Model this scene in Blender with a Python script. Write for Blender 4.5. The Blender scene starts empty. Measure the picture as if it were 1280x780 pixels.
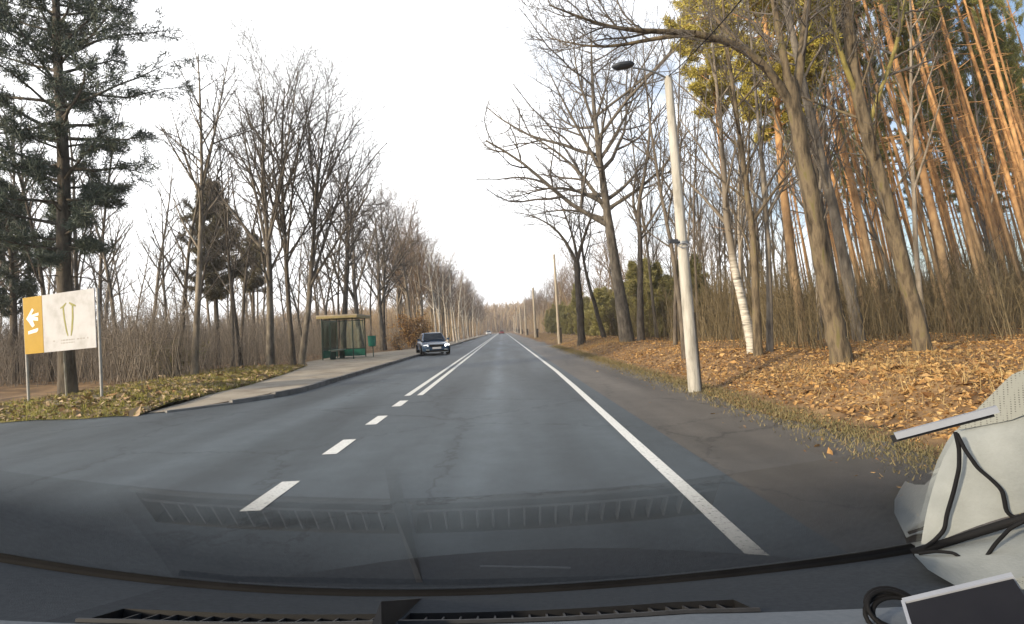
import bpy, math, random
import numpy as np
from mathutils import Vector, Matrix

SC = bpy.context.scene
COL = SC.collection
R = math.radians

# ------------------------------------------------------------------ camera
FPX, EYE = 720.0, 1.35
def cam_axes(vx=628.0, vy=413.0, roll=2.5):
    y = Vector(((vx - 640) / FPX, -(vy - 390) / FPX, -1.0)).normalized()
    u = Vector((-math.sin(R(roll)), math.cos(R(roll)), 0.0))
    u = (u - y * u.dot(y)).normalized()
    x = y.cross(u)
    return Matrix((x, y, u))                     # world = M @ camera
CAM = cam_axes()
cd = bpy.data.cameras.new('dashcam_view')
cam = bpy.data.objects.new('dashcam_view', cd)
COL.objects.link(cam)
cam.matrix_world = Matrix.Translation((0, 0, EYE)) @ CAM.to_4x4()
cd.sensor_width = 36.0
cd.lens = 36.0 * FPX / 1280.0
cd.clip_start = 0.02
cd.clip_end = 4000
SC.camera = cam
def P(px, py, d):
    """the point of the place that lies d metres down the road on the sight line px, py (1280x780)"""
    v = CAM @ Vector(((px - 640) / FPX, -(py - 390) / FPX, -1.0))
    v *= d / v.y
    return np.array((v.x, v.y, v.z + EYE))

# ------------------------------------------------------------------ sky and sun
SUN_DIR = Vector((-0.80, -0.60, 0.0)).normalized()
SUN_EL = R(20)
w = bpy.data.worlds.new("World"); SC.world = w; w.use_nodes = True
nt = w.node_tree; nt.nodes.clear()
def N(tree, typ, **kw):
    n = tree.nodes.new(typ)
    for k, v in kw.items():
        if k.startswith('i_'):
            key = k[2:]
            key = int(key) if key.isdigit() else key.replace('_', ' ')
            n.inputs[key].default_value = v
        else:
            setattr(n, k, v)
    return n
out = N(nt, 'ShaderNodeOutputWorld'); bg = N(nt, 'ShaderNodeBackground', i_Strength=0.12)
sky = N(nt, 'ShaderNodeTexSky', sky_type='NISHITA', sun_disc=False, sun_elevation=SUN_EL,
        sun_rotation=math.atan2(SUN_DIR.x, SUN_DIR.y), air_density=1.0, dust_density=1.5, ozone_density=1.5)
tc = N(nt, 'ShaderNodeTexCoord')
dot = N(nt, 'ShaderNodeVectorMath', operation='DOT_PRODUCT'); dot.inputs[1].default_value = (-0.86, 0.30, 0.0)
nz = N(nt, 'ShaderNodeTexNoise', i_Scale=3.2, i_Detail=6.0, i_Roughness=0.6)
mapn = N(nt, 'ShaderNodeMapping'); mapn.inputs['Scale'].default_value = (1, 1, 2.2)
sepz = N(nt, 'ShaderNodeSeparateXYZ')
ma = N(nt, 'ShaderNodeMath', operation='MULTIPLY_ADD'); ma.inputs[1].default_value = 0.85
mb = N(nt, 'ShaderNodeMath', operation='MULTIPLY_ADD'); mb.inputs[1].default_value = -0.35
mr = N(nt, 'ShaderNodeMapRange', interpolation_type='SMOOTHSTEP'); mr.inputs['From Min'].default_value = 0.16; mr.inputs['From Max'].default_value = 0.60
mr.inputs['To Min'].default_value = 0.03
mix = N(nt, 'ShaderNodeMix', data_type='RGBA'); mix.inputs['B'].default_value = (12.0, 12.1, 12.3, 1)
L = nt.links.new
L(tc.outputs['Generated'], dot.inputs[0]); L(tc.outputs['Generated'], mapn.inputs[0]); L(mapn.outputs[0], nz.inputs['Vector'])
L(tc.outputs['Generated'], sepz.inputs[0])
L(dot.outputs['Value'], ma.inputs[0]); L(nz.outputs['Fac'], ma.inputs[2])
L(sepz.outputs['Z'], mb.inputs[0]); L(ma.outputs[0], mb.inputs[2]); L(mb.outputs[0], mr.inputs['Value'])
L(mr.outputs['Result'], mix.inputs['Factor']); L(sky.outputs[0], mix.inputs['A']); L(mix.outputs['Result'], bg.inputs['Color']); L(bg.outputs[0], out.inputs[0])

sl = bpy.data.lights.new('sun', 'SUN'); sl.energy = 3.8; sl.angle = R(4); sl.color = (1.0, 0.84, 0.60)
so = bpy.data.objects.new('sun', sl); COL.objects.link(so)
sv = Vector((SUN_DIR.x * math.cos(SUN_EL), SUN_DIR.y * math.cos(SUN_EL), math.sin(SUN_EL)))
so.rotation_euler = sv.to_track_quat('Z', 'Y').to_euler()
so.location = (-30, -20, 40)
SC.view_settings.view_transform = 'Standard'; SC.view_settings.look = 'None'
SC.view_settings.exposure = 0.5; SC.view_settings.gamma = 1.0
SC.cycles.max_bounces = 8; SC.cycles.transparent_max_bounces = 12
SC.cycles.use_denoising = True

# ------------------------------------------------------------------ materials
def rgba(c): return (c[0], c[1], c[2], 1.0)
def mat(name, stops, scale=6.0, rough=0.8, bump=0.0, stretch=(1, 1, 1), detail=6.0, spec=0.3, obj_var=0.0, metallic=0.0,
        island=False, bump_scale=None, coord='Object', emit=None, estr=0.0):
    """noise through a colour ramp of the surface's own colours, with fine relief"""
    m = bpy.data.materials.new(name); m.use_nodes = True
    t = m.node_tree; b = t.nodes['Principled BSDF']
    b.inputs['Roughness'].default_value = rough
    b.inputs['Specular IOR Level'].default_value = spec
    b.inputs['Metallic'].default_value = metallic
    tx = N(t, 'ShaderNodeTexCoord'); mp = N(t, 'ShaderNodeMapping'); mp.inputs['Scale'].default_value = stretch
    t.links.new(tx.outputs[coord], mp.inputs[0])
    ns = N(t, 'ShaderNodeTexNoise', i_Scale=scale, i_Detail=detail, i_Roughness=0.62)
    t.links.new(mp.outputs[0], ns.inputs['Vector'])
    rp = N(t, 'ShaderNodeValToRGB')
    n = len(stops)
    el = rp.color_ramp.elements
    while len(el) < n: el.new(0.5)
    for i, c in enumerate(stops):
        el[i].position = 0.32 + 0.36 * i / max(1, n - 1); el[i].color = rgba(c)
    if island:
        g = N(t, 'ShaderNodeNewGeometry')
        for i in range(n): el[i].position = i / max(1, n - 1)
        t.links.new(g.outputs['Random Per Island'], rp.inputs[0])
    else:
        t.links.new(ns.outputs['Fac'], rp.inputs[0])
    last = rp.outputs[0]
    if obj_var:
        oi = N(t, 'ShaderNodeObjectInfo'); hv = N(t, 'ShaderNodeHueSaturation')
        mm = N(t, 'ShaderNodeMapRange'); mm.inputs['To Min'].default_value = 1 - obj_var; mm.inputs['To Max'].default_value = 1 + obj_var
        t.links.new(oi.outputs['Random'], mm.inputs['Value']); t.links.new(mm.outputs[0], hv.inputs['Value'])
        t.links.new(last, hv.inputs['Color']); last = hv.outputs[0]
    t.links.new(last, b.inputs['Base Color'])
    if bump:
        n2 = N(t, 'ShaderNodeTexNoise', i_Scale=bump_scale or scale * 4, i_Detail=5.0)
        t.links.new(mp.outputs[0], n2.inputs['Vector'])
        bp = N(t, 'ShaderNodeBump', i_Strength=bump, i_Distance=0.02)
        t.links.new(n2.outputs['Fac'], bp.inputs['Height']); t.links.new(bp.outputs[0], b.inputs['Normal'])
    if emit:
        b.inputs['Emission Color'].default_value = rgba(emit); b.inputs['Emission Strength'].default_value = estr
    return m
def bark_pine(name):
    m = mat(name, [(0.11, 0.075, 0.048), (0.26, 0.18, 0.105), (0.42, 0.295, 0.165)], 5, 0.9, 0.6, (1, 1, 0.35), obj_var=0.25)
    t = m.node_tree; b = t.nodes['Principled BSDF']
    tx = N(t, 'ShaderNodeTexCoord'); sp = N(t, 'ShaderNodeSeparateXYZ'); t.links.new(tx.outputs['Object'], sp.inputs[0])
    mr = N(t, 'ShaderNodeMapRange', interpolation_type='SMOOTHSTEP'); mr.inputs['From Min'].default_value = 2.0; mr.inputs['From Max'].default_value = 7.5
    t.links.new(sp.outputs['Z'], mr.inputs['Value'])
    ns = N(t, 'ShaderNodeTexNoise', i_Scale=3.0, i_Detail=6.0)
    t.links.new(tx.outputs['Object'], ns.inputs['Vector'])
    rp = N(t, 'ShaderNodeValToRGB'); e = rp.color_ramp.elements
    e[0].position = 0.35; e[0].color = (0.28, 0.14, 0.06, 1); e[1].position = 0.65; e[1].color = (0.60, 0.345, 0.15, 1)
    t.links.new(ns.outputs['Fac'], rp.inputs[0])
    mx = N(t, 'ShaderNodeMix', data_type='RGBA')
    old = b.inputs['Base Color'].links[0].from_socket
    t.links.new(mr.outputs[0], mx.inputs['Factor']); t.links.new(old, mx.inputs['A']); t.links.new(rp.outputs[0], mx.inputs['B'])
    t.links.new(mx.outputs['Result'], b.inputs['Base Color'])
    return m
M = {}
M['bark'] = mat('grey_brown_bark', [(0.065, 0.055, 0.045), (0.15, 0.128, 0.103), (0.25, 0.215, 0.17)], 7, 0.9, 0.7, (1, 1, 0.3), obj_var=0.2)
M['bark_moss'] = mat('mossy_bark', [(0.03, 0.023, 0.015), (0.095, 0.073, 0.048), (0.17, 0.13, 0.083), (0.14, 0.118, 0.05)], 9, 0.95, 1.0, (1, 1, 0.22), bump_scale=22)
M['bark_green'] = mat('algae_covered_bark', [(0.10, 0.085, 0.025), (0.22, 0.18, 0.055), (0.30, 0.24, 0.08)], 6, 0.9, 0.6, (1, 1, 0.4))
M['bark_pale'] = mat('pale_bark', [(0.12, 0.10, 0.075), (0.24, 0.20, 0.155), (0.36, 0.31, 0.25)], 6, 0.9, 0.6, (1, 1, 0.3), obj_var=0.2)
M['bark_dark'] = mat('dark_bark', [(0.045, 0.037, 0.03), (0.10, 0.082, 0.064), (0.165, 0.135, 0.102)], 7, 0.9, 0.7, (1, 1, 0.3), obj_var=0.2)
M['birch'] = mat('birch_bark', [(0.05, 0.045, 0.04), (0.55, 0.50, 0.43), (0.74, 0.70, 0.63)], 5, 0.8, 0.3, (0.5, 0.5, 3.5))
def birch_foot():
    m = mat('birch_bark_white_foot', [(0.05, 0.045, 0.04), (0.50, 0.46, 0.39), (0.68, 0.64, 0.57)], 5, 0.8, 0.3, (0.5, 0.5, 3.5))
    t = m.node_tree; b = t.nodes['Principled BSDF']; tx = N(t, 'ShaderNodeTexCoord'); sp = N(t, 'ShaderNodeSeparateXYZ'); t.links.new(tx.outputs['Object'], sp.inputs[0])
    r = N(t, 'ShaderNodeMapRange', interpolation_type='SMOOTHSTEP'); r.inputs['From Min'].default_value = 1.9; r.inputs['From Max'].default_value = 2.7; t.links.new(sp.outputs['Z'], r.inputs['Value'])
    mx = N(t, 'ShaderNodeMix', data_type='RGBA'); mx.inputs['B'].default_value = (0.20, 0.165, 0.125, 1); old = b.inputs['Base Color'].links[0].from_socket
    t.links.new(r.outputs[0], mx.inputs['Factor']); t.links.new(old, mx.inputs['A']); t.links.new(mx.outputs['Result'], b.inputs['Base Color']); return m
M['birch_foot'] = birch_foot()
M['twig'] = mat('twig_bark', [(0.085, 0.073, 0.062), (0.15, 0.13, 0.112)], 4, 0.9, obj_var=0.3)
M['twig_warm'] = mat('warm_twig_bark', [(0.13, 0.085, 0.05), (0.24, 0.16, 0.10)], 4, 0.9, obj_var=0.3)
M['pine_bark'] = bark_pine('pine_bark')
M['needle_dark'] = mat('dark_needles', [(0.045, 0.065, 0.052), (0.08, 0.105, 0.078), (0.125, 0.135, 0.088)], 1, 0.6, island=True)
M['needle'] = mat('pine_needles', [(0.08, 0.09, 0.025), (0.155, 0.16, 0.038), (0.25, 0.23, 0.06)], 1, 0.6, island=True)
M['needle_gold'] = mat('yellow_green_needles', [(0.22, 0.19, 0.03), (0.40, 0.33, 0.06), (0.54, 0.44, 0.11)], 1, 0.6, island=True)
M['needle_young'] = mat('young_conifer_needles', [(0.16, 0.155, 0.06), (0.26, 0.24, 0.09), (0.36, 0.32, 0.13)], 1, 0.65, island=True)
M['needle_olive'] = mat('olive_needles', [(0.09, 0.082, 0.045), (0.15, 0.132, 0.075), (0.22, 0.185, 0.11)], 1, 0.65, island=True)
M['brush'] = mat('brushwood_stems', [(0.15, 0.125, 0.10), (0.265, 0.222, 0.178), (0.37, 0.315, 0.255)], 1, 0.9, island=True)
M['brush_gold'] = mat('olive_brushwood_stems', [(0.075, 0.058, 0.032), (0.145, 0.112, 0.062), (0.225, 0.175, 0.10)], 1, 0.9, island=True)
M['far'] = mat('far_wood', [(0.20, 0.13, 0.075), (0.33, 0.23, 0.13), (0.42, 0.31, 0.17)], 1, 0.95, island=True)
M['leaf'] = mat('fallen_leaf', [(0.13, 0.066, 0.028), (0.28, 0.15, 0.053), (0.42, 0.24, 0.085), (0.50, 0.33, 0.14), (0.20, 0.10, 0.042)], 1, 0.75, island=True)
M['leaf_pale'] = mat('verge_leaf', [(0.20, 0.13, 0.07), (0.36, 0.26, 0.15), (0.48, 0.37, 0.24), (0.30, 0.17, 0.08)], 1, 0.75, island=True)
M['grass'] = mat('verge_grass', [(0.15, 0.145, 0.03), (0.28, 0.26, 0.055), (0.40, 0.34, 0.10)], 1, 0.8, island=True)
M['moss'] = mat('mossy_grass', [(0.075, 0.066, 0.033), (0.14, 0.118, 0.052), (0.21, 0.175, 0.08), (0.20, 0.14, 0.075)], 1, 0.85, island=True)
M['straw'] = mat('dry_grass', [(0.22, 0.145, 0.06), (0.36, 0.25, 0.105), (0.46, 0.34, 0.16)], 1, 0.8, island=True)
M['ground'] = mat('forest_floor', [(0.08, 0.048, 0.026), (0.18, 0.108, 0.052), (0.30, 0.19, 0.09)], 1.6, 0.95, 0.8, bump_scale=9)
M['verge'] = mat('verge_soil', [(0.12, 0.10, 0.035), (0.24, 0.21, 0.06), (0.33, 0.26, 0.11)], 2.2, 0.95, 0.8, bump_scale=12)
M['paving'] = mat('pavement_concrete', [(0.24, 0.20, 0.155), (0.33, 0.285, 0.225), (0.40, 0.35, 0.28)], 1.2, 0.9, 0.3, bump_scale=30)
M['kerb'] = mat('kerb_concrete', [(0.13, 0.125, 0.12), (0.24, 0.23, 0.215)], 3, 0.9, 0.3, obj_var=0.15)
M['concrete'] = mat('pole_concrete', [(0.22, 0.205, 0.175), (0.42, 0.395, 0.345), (0.51, 0.485, 0.43)], 7, 0.9, 0.5, (1, 1, 0.18), bump_scale=40)
M['wood_pole'] = mat('weathered_pole', [(0.34, 0.29, 0.22), (0.50, 0.43, 0.33)], 5, 0.9, 0.3, (1, 1, 0.2))
M['tar'] = mat('tarred_wood', [(0.03, 0.025, 0.02), (0.06, 0.05, 0.04)], 5, 0.8)
M['post'] = mat('galvanised_post', [(0.30, 0.29, 0.27), (0.42, 0.41, 0.39)], 8, 0.5, metallic=0.3)
M['board_white'] = mat('sign_white', [(0.36, 0.35, 0.34), (0.46, 0.45, 0.455), (0.50, 0.49, 0.495)], 2.4, 0.5, detail=9)
M['board_yellow'] = mat('sign_yellow', [(0.36, 0.22, 0.02), (0.43, 0.265, 0.03)], 2, 0.5)
M['ink_white'] = mat('sign_white_print', [(0.8, 0.78, 0.72), (0.84, 0.82, 0.78)], 2, 0.5)
M['ink_olive'] = mat('sign_olive_print', [(0.20, 0.20, 0.05), (0.30, 0.27, 0.09)], 9, 0.5)
M['ink_grey'] = mat('sign_grey_print', [(0.30, 0.28, 0.26), (0.36, 0.34, 0.32)], 9, 0.5)
M['green'] = mat('shelter_green', [(0.02, 0.17, 0.12), (0.035, 0.24, 0.17)], 6, 0.5)
M['green_dark'] = mat('shelter_post_green', [(0.012, 0.035, 0.028), (0.02, 0.05, 0.04)], 6, 0.5)
M['roof'] = mat('shelter_roof', [(0.46, 0.38, 0.28), (0.56, 0.48, 0.36)], 3, 0.8)
M['fascia'] = mat('shelter_fascia', [(0.36, 0.28, 0.13), (0.48, 0.39, 0.20)], 5, 0.7)
M['bench'] = mat('bench_slat', [(0.40, 0.37, 0.33), (0.52, 0.48, 0.43)], 6, 0.7)
M['paint_car'] = mat('dark_blue_car_paint', [(0.026, 0.062, 0.125), (0.036, 0.08, 0.155)], 3, 0.22, spec=0.6)
M['paint_white'] = mat('white_car_paint', [(0.75, 0.75, 0.74), (0.8, 0.8, 0.8)], 3, 0.25, spec=0.5)
M['paint_red'] = mat('dark_red_car_paint', [(0.16, 0.02, 0.018), (0.2, 0.03, 0.024)], 3, 0.25, spec=0.5)
M['car_glass'] = mat('car_window_glass', [(0.010, 0.014, 0.02), (0.014, 0.02, 0.028)], 3, 0.12, spec=0.35)
M['rubber'] = mat('black_rubber', [(0.006, 0.006, 0.007), (0.011, 0.011, 0.012)], 12, 0.75, spec=0.12)
M['rim'] = mat('wheel_rim', [(0.35, 0.35, 0.36), (0.45, 0.45, 0.46)], 9, 0.35, metallic=0.8)
M['chrome'] = mat('bright_trim', [(0.55, 0.57, 0.6), (0.66, 0.67, 0.7)], 9, 0.25, metallic=0.9)
M['plate'] = mat('white_plate', [(0.72, 0.72, 0.72), (0.78, 0.78, 0.78)], 9, 0.5)
M['lamp_on'] = mat('lit_headlamp', [(0.9, 0.9, 0.9), (0.95, 0.95, 0.95)], 9, 0.2, emit=(1.0, 0.98, 0.94), estr=14.0)
M['lamp_dim'] = mat('headlamp_lens', [(0.55, 0.58, 0.62), (0.7, 0.72, 0.75)], 9, 0.12, spec=0.7, emit=(1.0, 0.98, 0.95), estr=0.9)
M['tail'] = mat('tail_lamp', [(0.3, 0.02, 0.015), (0.4, 0.03, 0.02)], 9, 0.2)
M['lamp_head'] = mat('dark_lamp_housing', [(0.03, 0.035, 0.045), (0.05, 0.055, 0.065)], 9, 0.5)
M['steel'] = mat('grey_steel', [(0.22, 0.23, 0.24), (0.32, 0.33, 0.34)], 9, 0.45, metallic=0.5)
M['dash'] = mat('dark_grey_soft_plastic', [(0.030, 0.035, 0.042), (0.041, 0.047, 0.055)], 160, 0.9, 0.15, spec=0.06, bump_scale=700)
M['dash_pad'] = mat('pad_paled_for_reflection', [(0.125, 0.14, 0.158), (0.15, 0.166, 0.185)], 160, 0.9, 0.15, spec=0.1, bump_scale=700)  # made paler than the dash, to brighten its reflection in the glass
M['dash_end'] = mat('grey_end_panel_plastic', [(0.038, 0.044, 0.052), (0.051, 0.058, 0.067)], 160, 0.9, 0.15, spec=0.06, bump_scale=700)
M['dash_black'] = mat('black_plastic', [(0.006, 0.006, 0.007), (0.011, 0.011, 0.012)], 60, 0.5, spec=0.3)
M['vent'] = mat('vent_slat_plastic', [(0.022, 0.023, 0.026), (0.032, 0.033, 0.037)], 60, 0.5, spec=0.3)
M['bonnet'] = mat('dark_bonnet_paint', [(0.012, 0.014, 0.018), (0.018, 0.02, 0.024)], 4, 0.6, spec=0.2)
M['trim'] = mat('beige_grey_trim', [(0.18, 0.192, 0.188), (0.225, 0.238, 0.232)], 30, 0.75, 0.1, bump_scale=300)
M['pale_edge'] = mat('pale_plastic_edge', [(0.21, 0.225, 0.26), (0.26, 0.275, 0.31)], 30, 0.45)
M['screen'] = mat('black_screen', [(0.005, 0.005, 0.008), (0.009, 0.009, 0.012)], 20, 0.55, spec=0.12)
def grille_mat():
    m = mat('perforated_trim', [(0.18, 0.185, 0.165), (0.22, 0.22, 0.2)], 30, 0.8)
    t = m.node_tree; b = t.nodes['Principled BSDF']
    v = N(t, 'ShaderNodeTexVoronoi', i_Scale=420.0, i_Randomness=0.12); tx = N(t, 'ShaderNodeTexCoord')
    t.links.new(tx.outputs['Object'], v.inputs['Vector'])
    rp = N(t, 'ShaderNodeValToRGB'); e = rp.color_ramp.elements
    e[0].position = 0.22; e[0].color = (0.09, 0.09, 0.08, 1); e[1].position = 0.36; e[1].color = (0.205, 0.21, 0.19, 1)
    t.links.new(v.outputs['Distance'], rp.inputs[0]); t.links.new(rp.outputs[0], b.inputs['Base Color'])
    return m
M['grille'] = grille_mat()
def asphalt(name, lo, mid, hi, tracks):
    m = mat(name, [lo, mid, hi], 240, 0.62, 0.35, spec=0.35, bump_scale=420)
    t = m.node_tree; b = t.nodes['Principled BSDF']
    tx = N(t, 'ShaderNodeTexCoord')
    n1 = N(t, 'ShaderNodeTexNoise', i_Scale=0.9, i_Detail=5.0); mp = N(t, 'ShaderNodeMapping'); mp.inputs['Scale'].default_value = (1, 0.12, 1)
    t.links.new(tx.outputs['Object'], mp.inputs[0]); t.links.new(mp.outputs[0], n1.inputs['Vector'])
    r1 = N(t, 'ShaderNodeMapRange'); r1.inputs['From Min'].default_value = 0.3; r1.inputs['From Max'].default_value = 0.7
    r1.inputs['To Min'].default_value = 0.6; r1.inputs['To Max'].default_value = 1.42
    t.links.new(n1.outputs['Fac'], r1.inputs['Value'])
    fac = r1.outputs[0]
    if tracks:      # the polished strip between wheel tracks is a little paler
        sp = N(t, 'ShaderNodeSeparateXYZ'); t.links.new(tx.outputs['Object'], sp.inputs[0])
        for c, wd, amt in tracks:
            s1 = N(t, 'ShaderNodeMath', operation='SUBTRACT'); s1.inputs[1].default_value = c
            s2 = N(t, 'ShaderNodeMath', operation='ABSOLUTE')
            s3 = N(t, 'ShaderNodeMapRange', interpolation_type='SMOOTHSTEP'); s3.inputs['From Max'].default_value = wd
            s3.inputs['To Min'].default_value = 1 + amt; s3.inputs['To Max'].default_value = 1
            s4 = N(t, 'ShaderNodeMath', operation='MULTIPLY')
            t.links.new(sp.outputs['X'], s1.inputs[0]); t.links.new(s1.outputs[0], s2.inputs[0]); t.links.new(s2.outputs[0], s3.inputs['Value'])
            t.links.new(s3.outputs[0], s4.inputs[0]); t.links.new(fac, s4.inputs[1]); fac = s4.outputs[0]
    # blotches, and fine sealed cracks
    n2 = N(t, 'ShaderNodeTexNoise', i_Scale=2.6, i_Detail=7.0, i_Roughness=0.7); t.links.new(tx.outputs['Object'], n2.inputs['Vector'])
    r2 = N(t, 'ShaderNodeMapRange'); r2.inputs['From Min'].default_value = 0.3; r2.inputs['From Max'].default_value = 0.7; r2.inputs['To Min'].default_value = 0.84; r2.inputs['To Max'].default_value = 1.14
    t.links.new(n2.outputs['Fac'], r2.inputs['Value'])
    wv = N(t, 'ShaderNodeVectorMath', operation='MULTIPLY_ADD'); wv.inputs[1].default_value = (.9, .9, 0); t.links.new(n2.outputs['Color'], wv.inputs[0]); t.links.new(tx.outputs['Object'], wv.inputs[2])
    vc = N(t, 'ShaderNodeTexVoronoi', feature='DISTANCE_TO_EDGE', i_Scale=0.33); t.links.new(wv.outputs[0], vc.inputs['Vector'])
    r3 = N(t, 'ShaderNodeMapRange'); r3.inputs['From Max'].default_value = 0.010; r3.inputs['To Min'].default_value = 0.5; r3.inputs['To Max'].default_value = 1.0
    t.links.new(vc.outputs['Distance'], r3.inputs['Value'])
    for extra in (r2, r3):
        q = N(t, 'ShaderNodeMath', operation='MULTIPLY'); t.links.new(fac, q.inputs[0]); t.links.new(extra.outputs[0], q.inputs[1]); fac = q.outputs[0]
    mx = N(t, 'ShaderNodeMix', data_type='RGBA', blend_type='MULTIPLY'); mx.inputs['Factor'].default_value = 1
    old = b.inputs['Base Color'].links[0].from_socket
    t.links.new(old, mx.inputs['A']); t.links.new(fac, mx.inputs['B']); t.links.new(mx.outputs['Result'], b.inputs['Base Color'])
    return m
M['asphalt'] = asphalt('road_asphalt', (0.044, 0.056, 0.066), (0.062, 0.077, 0.089), (0.084, 0.10, 0.113), [(-0.25, 0.42, 0.6), (-1.15, 0.45, -0.14), (0.75, 0.45, -0.14), (-3.6, 0.6, 0.25)])
M['shoulder'] = asphalt('gritty_shoulder', (0.06, 0.053, 0.047), (0.095, 0.084, 0.073), (0.14, 0.125, 0.105), None)
def paint_mat():
    m = mat('worn_road_paint', [(0.60, 0.60, 0.57), (0.74, 0.74, 0.71)], 9, 0.7)
    t = m.node_tree; b = t.nodes['Principled BSDF']
    tx = N(t, 'ShaderNodeTexCoord'); n1 = N(t, 'ShaderNodeTexNoise', i_Scale=30.0, i_Detail=8.0, i_Roughness=0.75)
    t.links.new(tx.outputs['Object'], n1.inputs['Vector'])
    rp = N(t, 'ShaderNodeValToRGB'); e = rp.color_ramp.elements
    e[0].position = 0.36; e[0].color = (0.13, 0.135, 0.14, 1); e[1].position = 0.46; e[1].color = (0.70, 0.70, 0.67, 1)
    t.links.new(n1.outputs['Fac'], rp.inputs[0]); t.links.new(rp.outputs[0], b.inputs['Base Color'])
    return m
M['paint'] = paint_mat()
def glass_mat(name, tint, ior, rough=0.02, refl_boost=None):
    m = bpy.data.materials.new(name); m.use_nodes = True; t = m.node_tree; t.nodes.clear()
    o = N(t, 'ShaderNodeOutputMaterial'); tr = N(t, 'ShaderNodeBsdfTransparent'); tr.inputs[0].default_value = rgba(tint)
    gl = N(t, 'ShaderNodeBsdfGlossy', i_Roughness=rough); fr = N(t, 'ShaderNodeFresnel', i_IOR=ior); mx = N(t, 'ShaderNodeMixShader')
    fo = fr.outputs[0]
    if refl_boost:          # both faces of the laminated pane reflect, boosted to strengthen the dashboard's reflection
        c1 = N(t, 'ShaderNodeMath', operation='MULTIPLY'); c1.inputs[1].default_value = refl_boost; c2 = N(t, 'ShaderNodeMath', operation='MINIMUM'); c2.inputs[1].default_value = 0.9
        t.links.new(fo, c1.inputs[0]); t.links.new(c1.outputs[0], c2.inputs[0])
        uv = N(t, 'ShaderNodeUVMap', uv_map='UVMap'); sx = N(t, 'ShaderNodeSeparateXYZ'); rg = N(t, 'ShaderNodeMapRange', interpolation_type='SMOOTHSTEP')
        rg.inputs['From Min'].default_value = 0.60; rg.inputs['From Max'].default_value = 0.99; rg.inputs['To Min'].default_value = 1; rg.inputs['To Max'].default_value = 0
        c3 = N(t, 'ShaderNodeMath', operation='MULTIPLY'); t.links.new(uv.outputs[0], sx.inputs[0]); t.links.new(sx.outputs['Y'], rg.inputs['Value'])
        t.links.new(c2.outputs[0], c3.inputs[0]); t.links.new(rg.outputs[0], c3.inputs[1]); fo = c3.outputs[0]     # reflection faded out by hand to hide the pane's upper edge
    t.links.new(fo, mx.inputs[0]); t.links.new(tr.outputs[0], mx.inputs[1]); t.links.new(gl.outputs[0], mx.inputs[2]); t.links.new(mx.outputs[0], o.inputs[0])
    return m
M['windscreen'] = glass_mat('windscreen_glass', (0.985, 0.99, 0.99), 1.52, 0.02, 2.15)
M['pane'] = glass_mat('shelter_glass', (0.88, 0.96, 0.94), 1.35)

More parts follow.
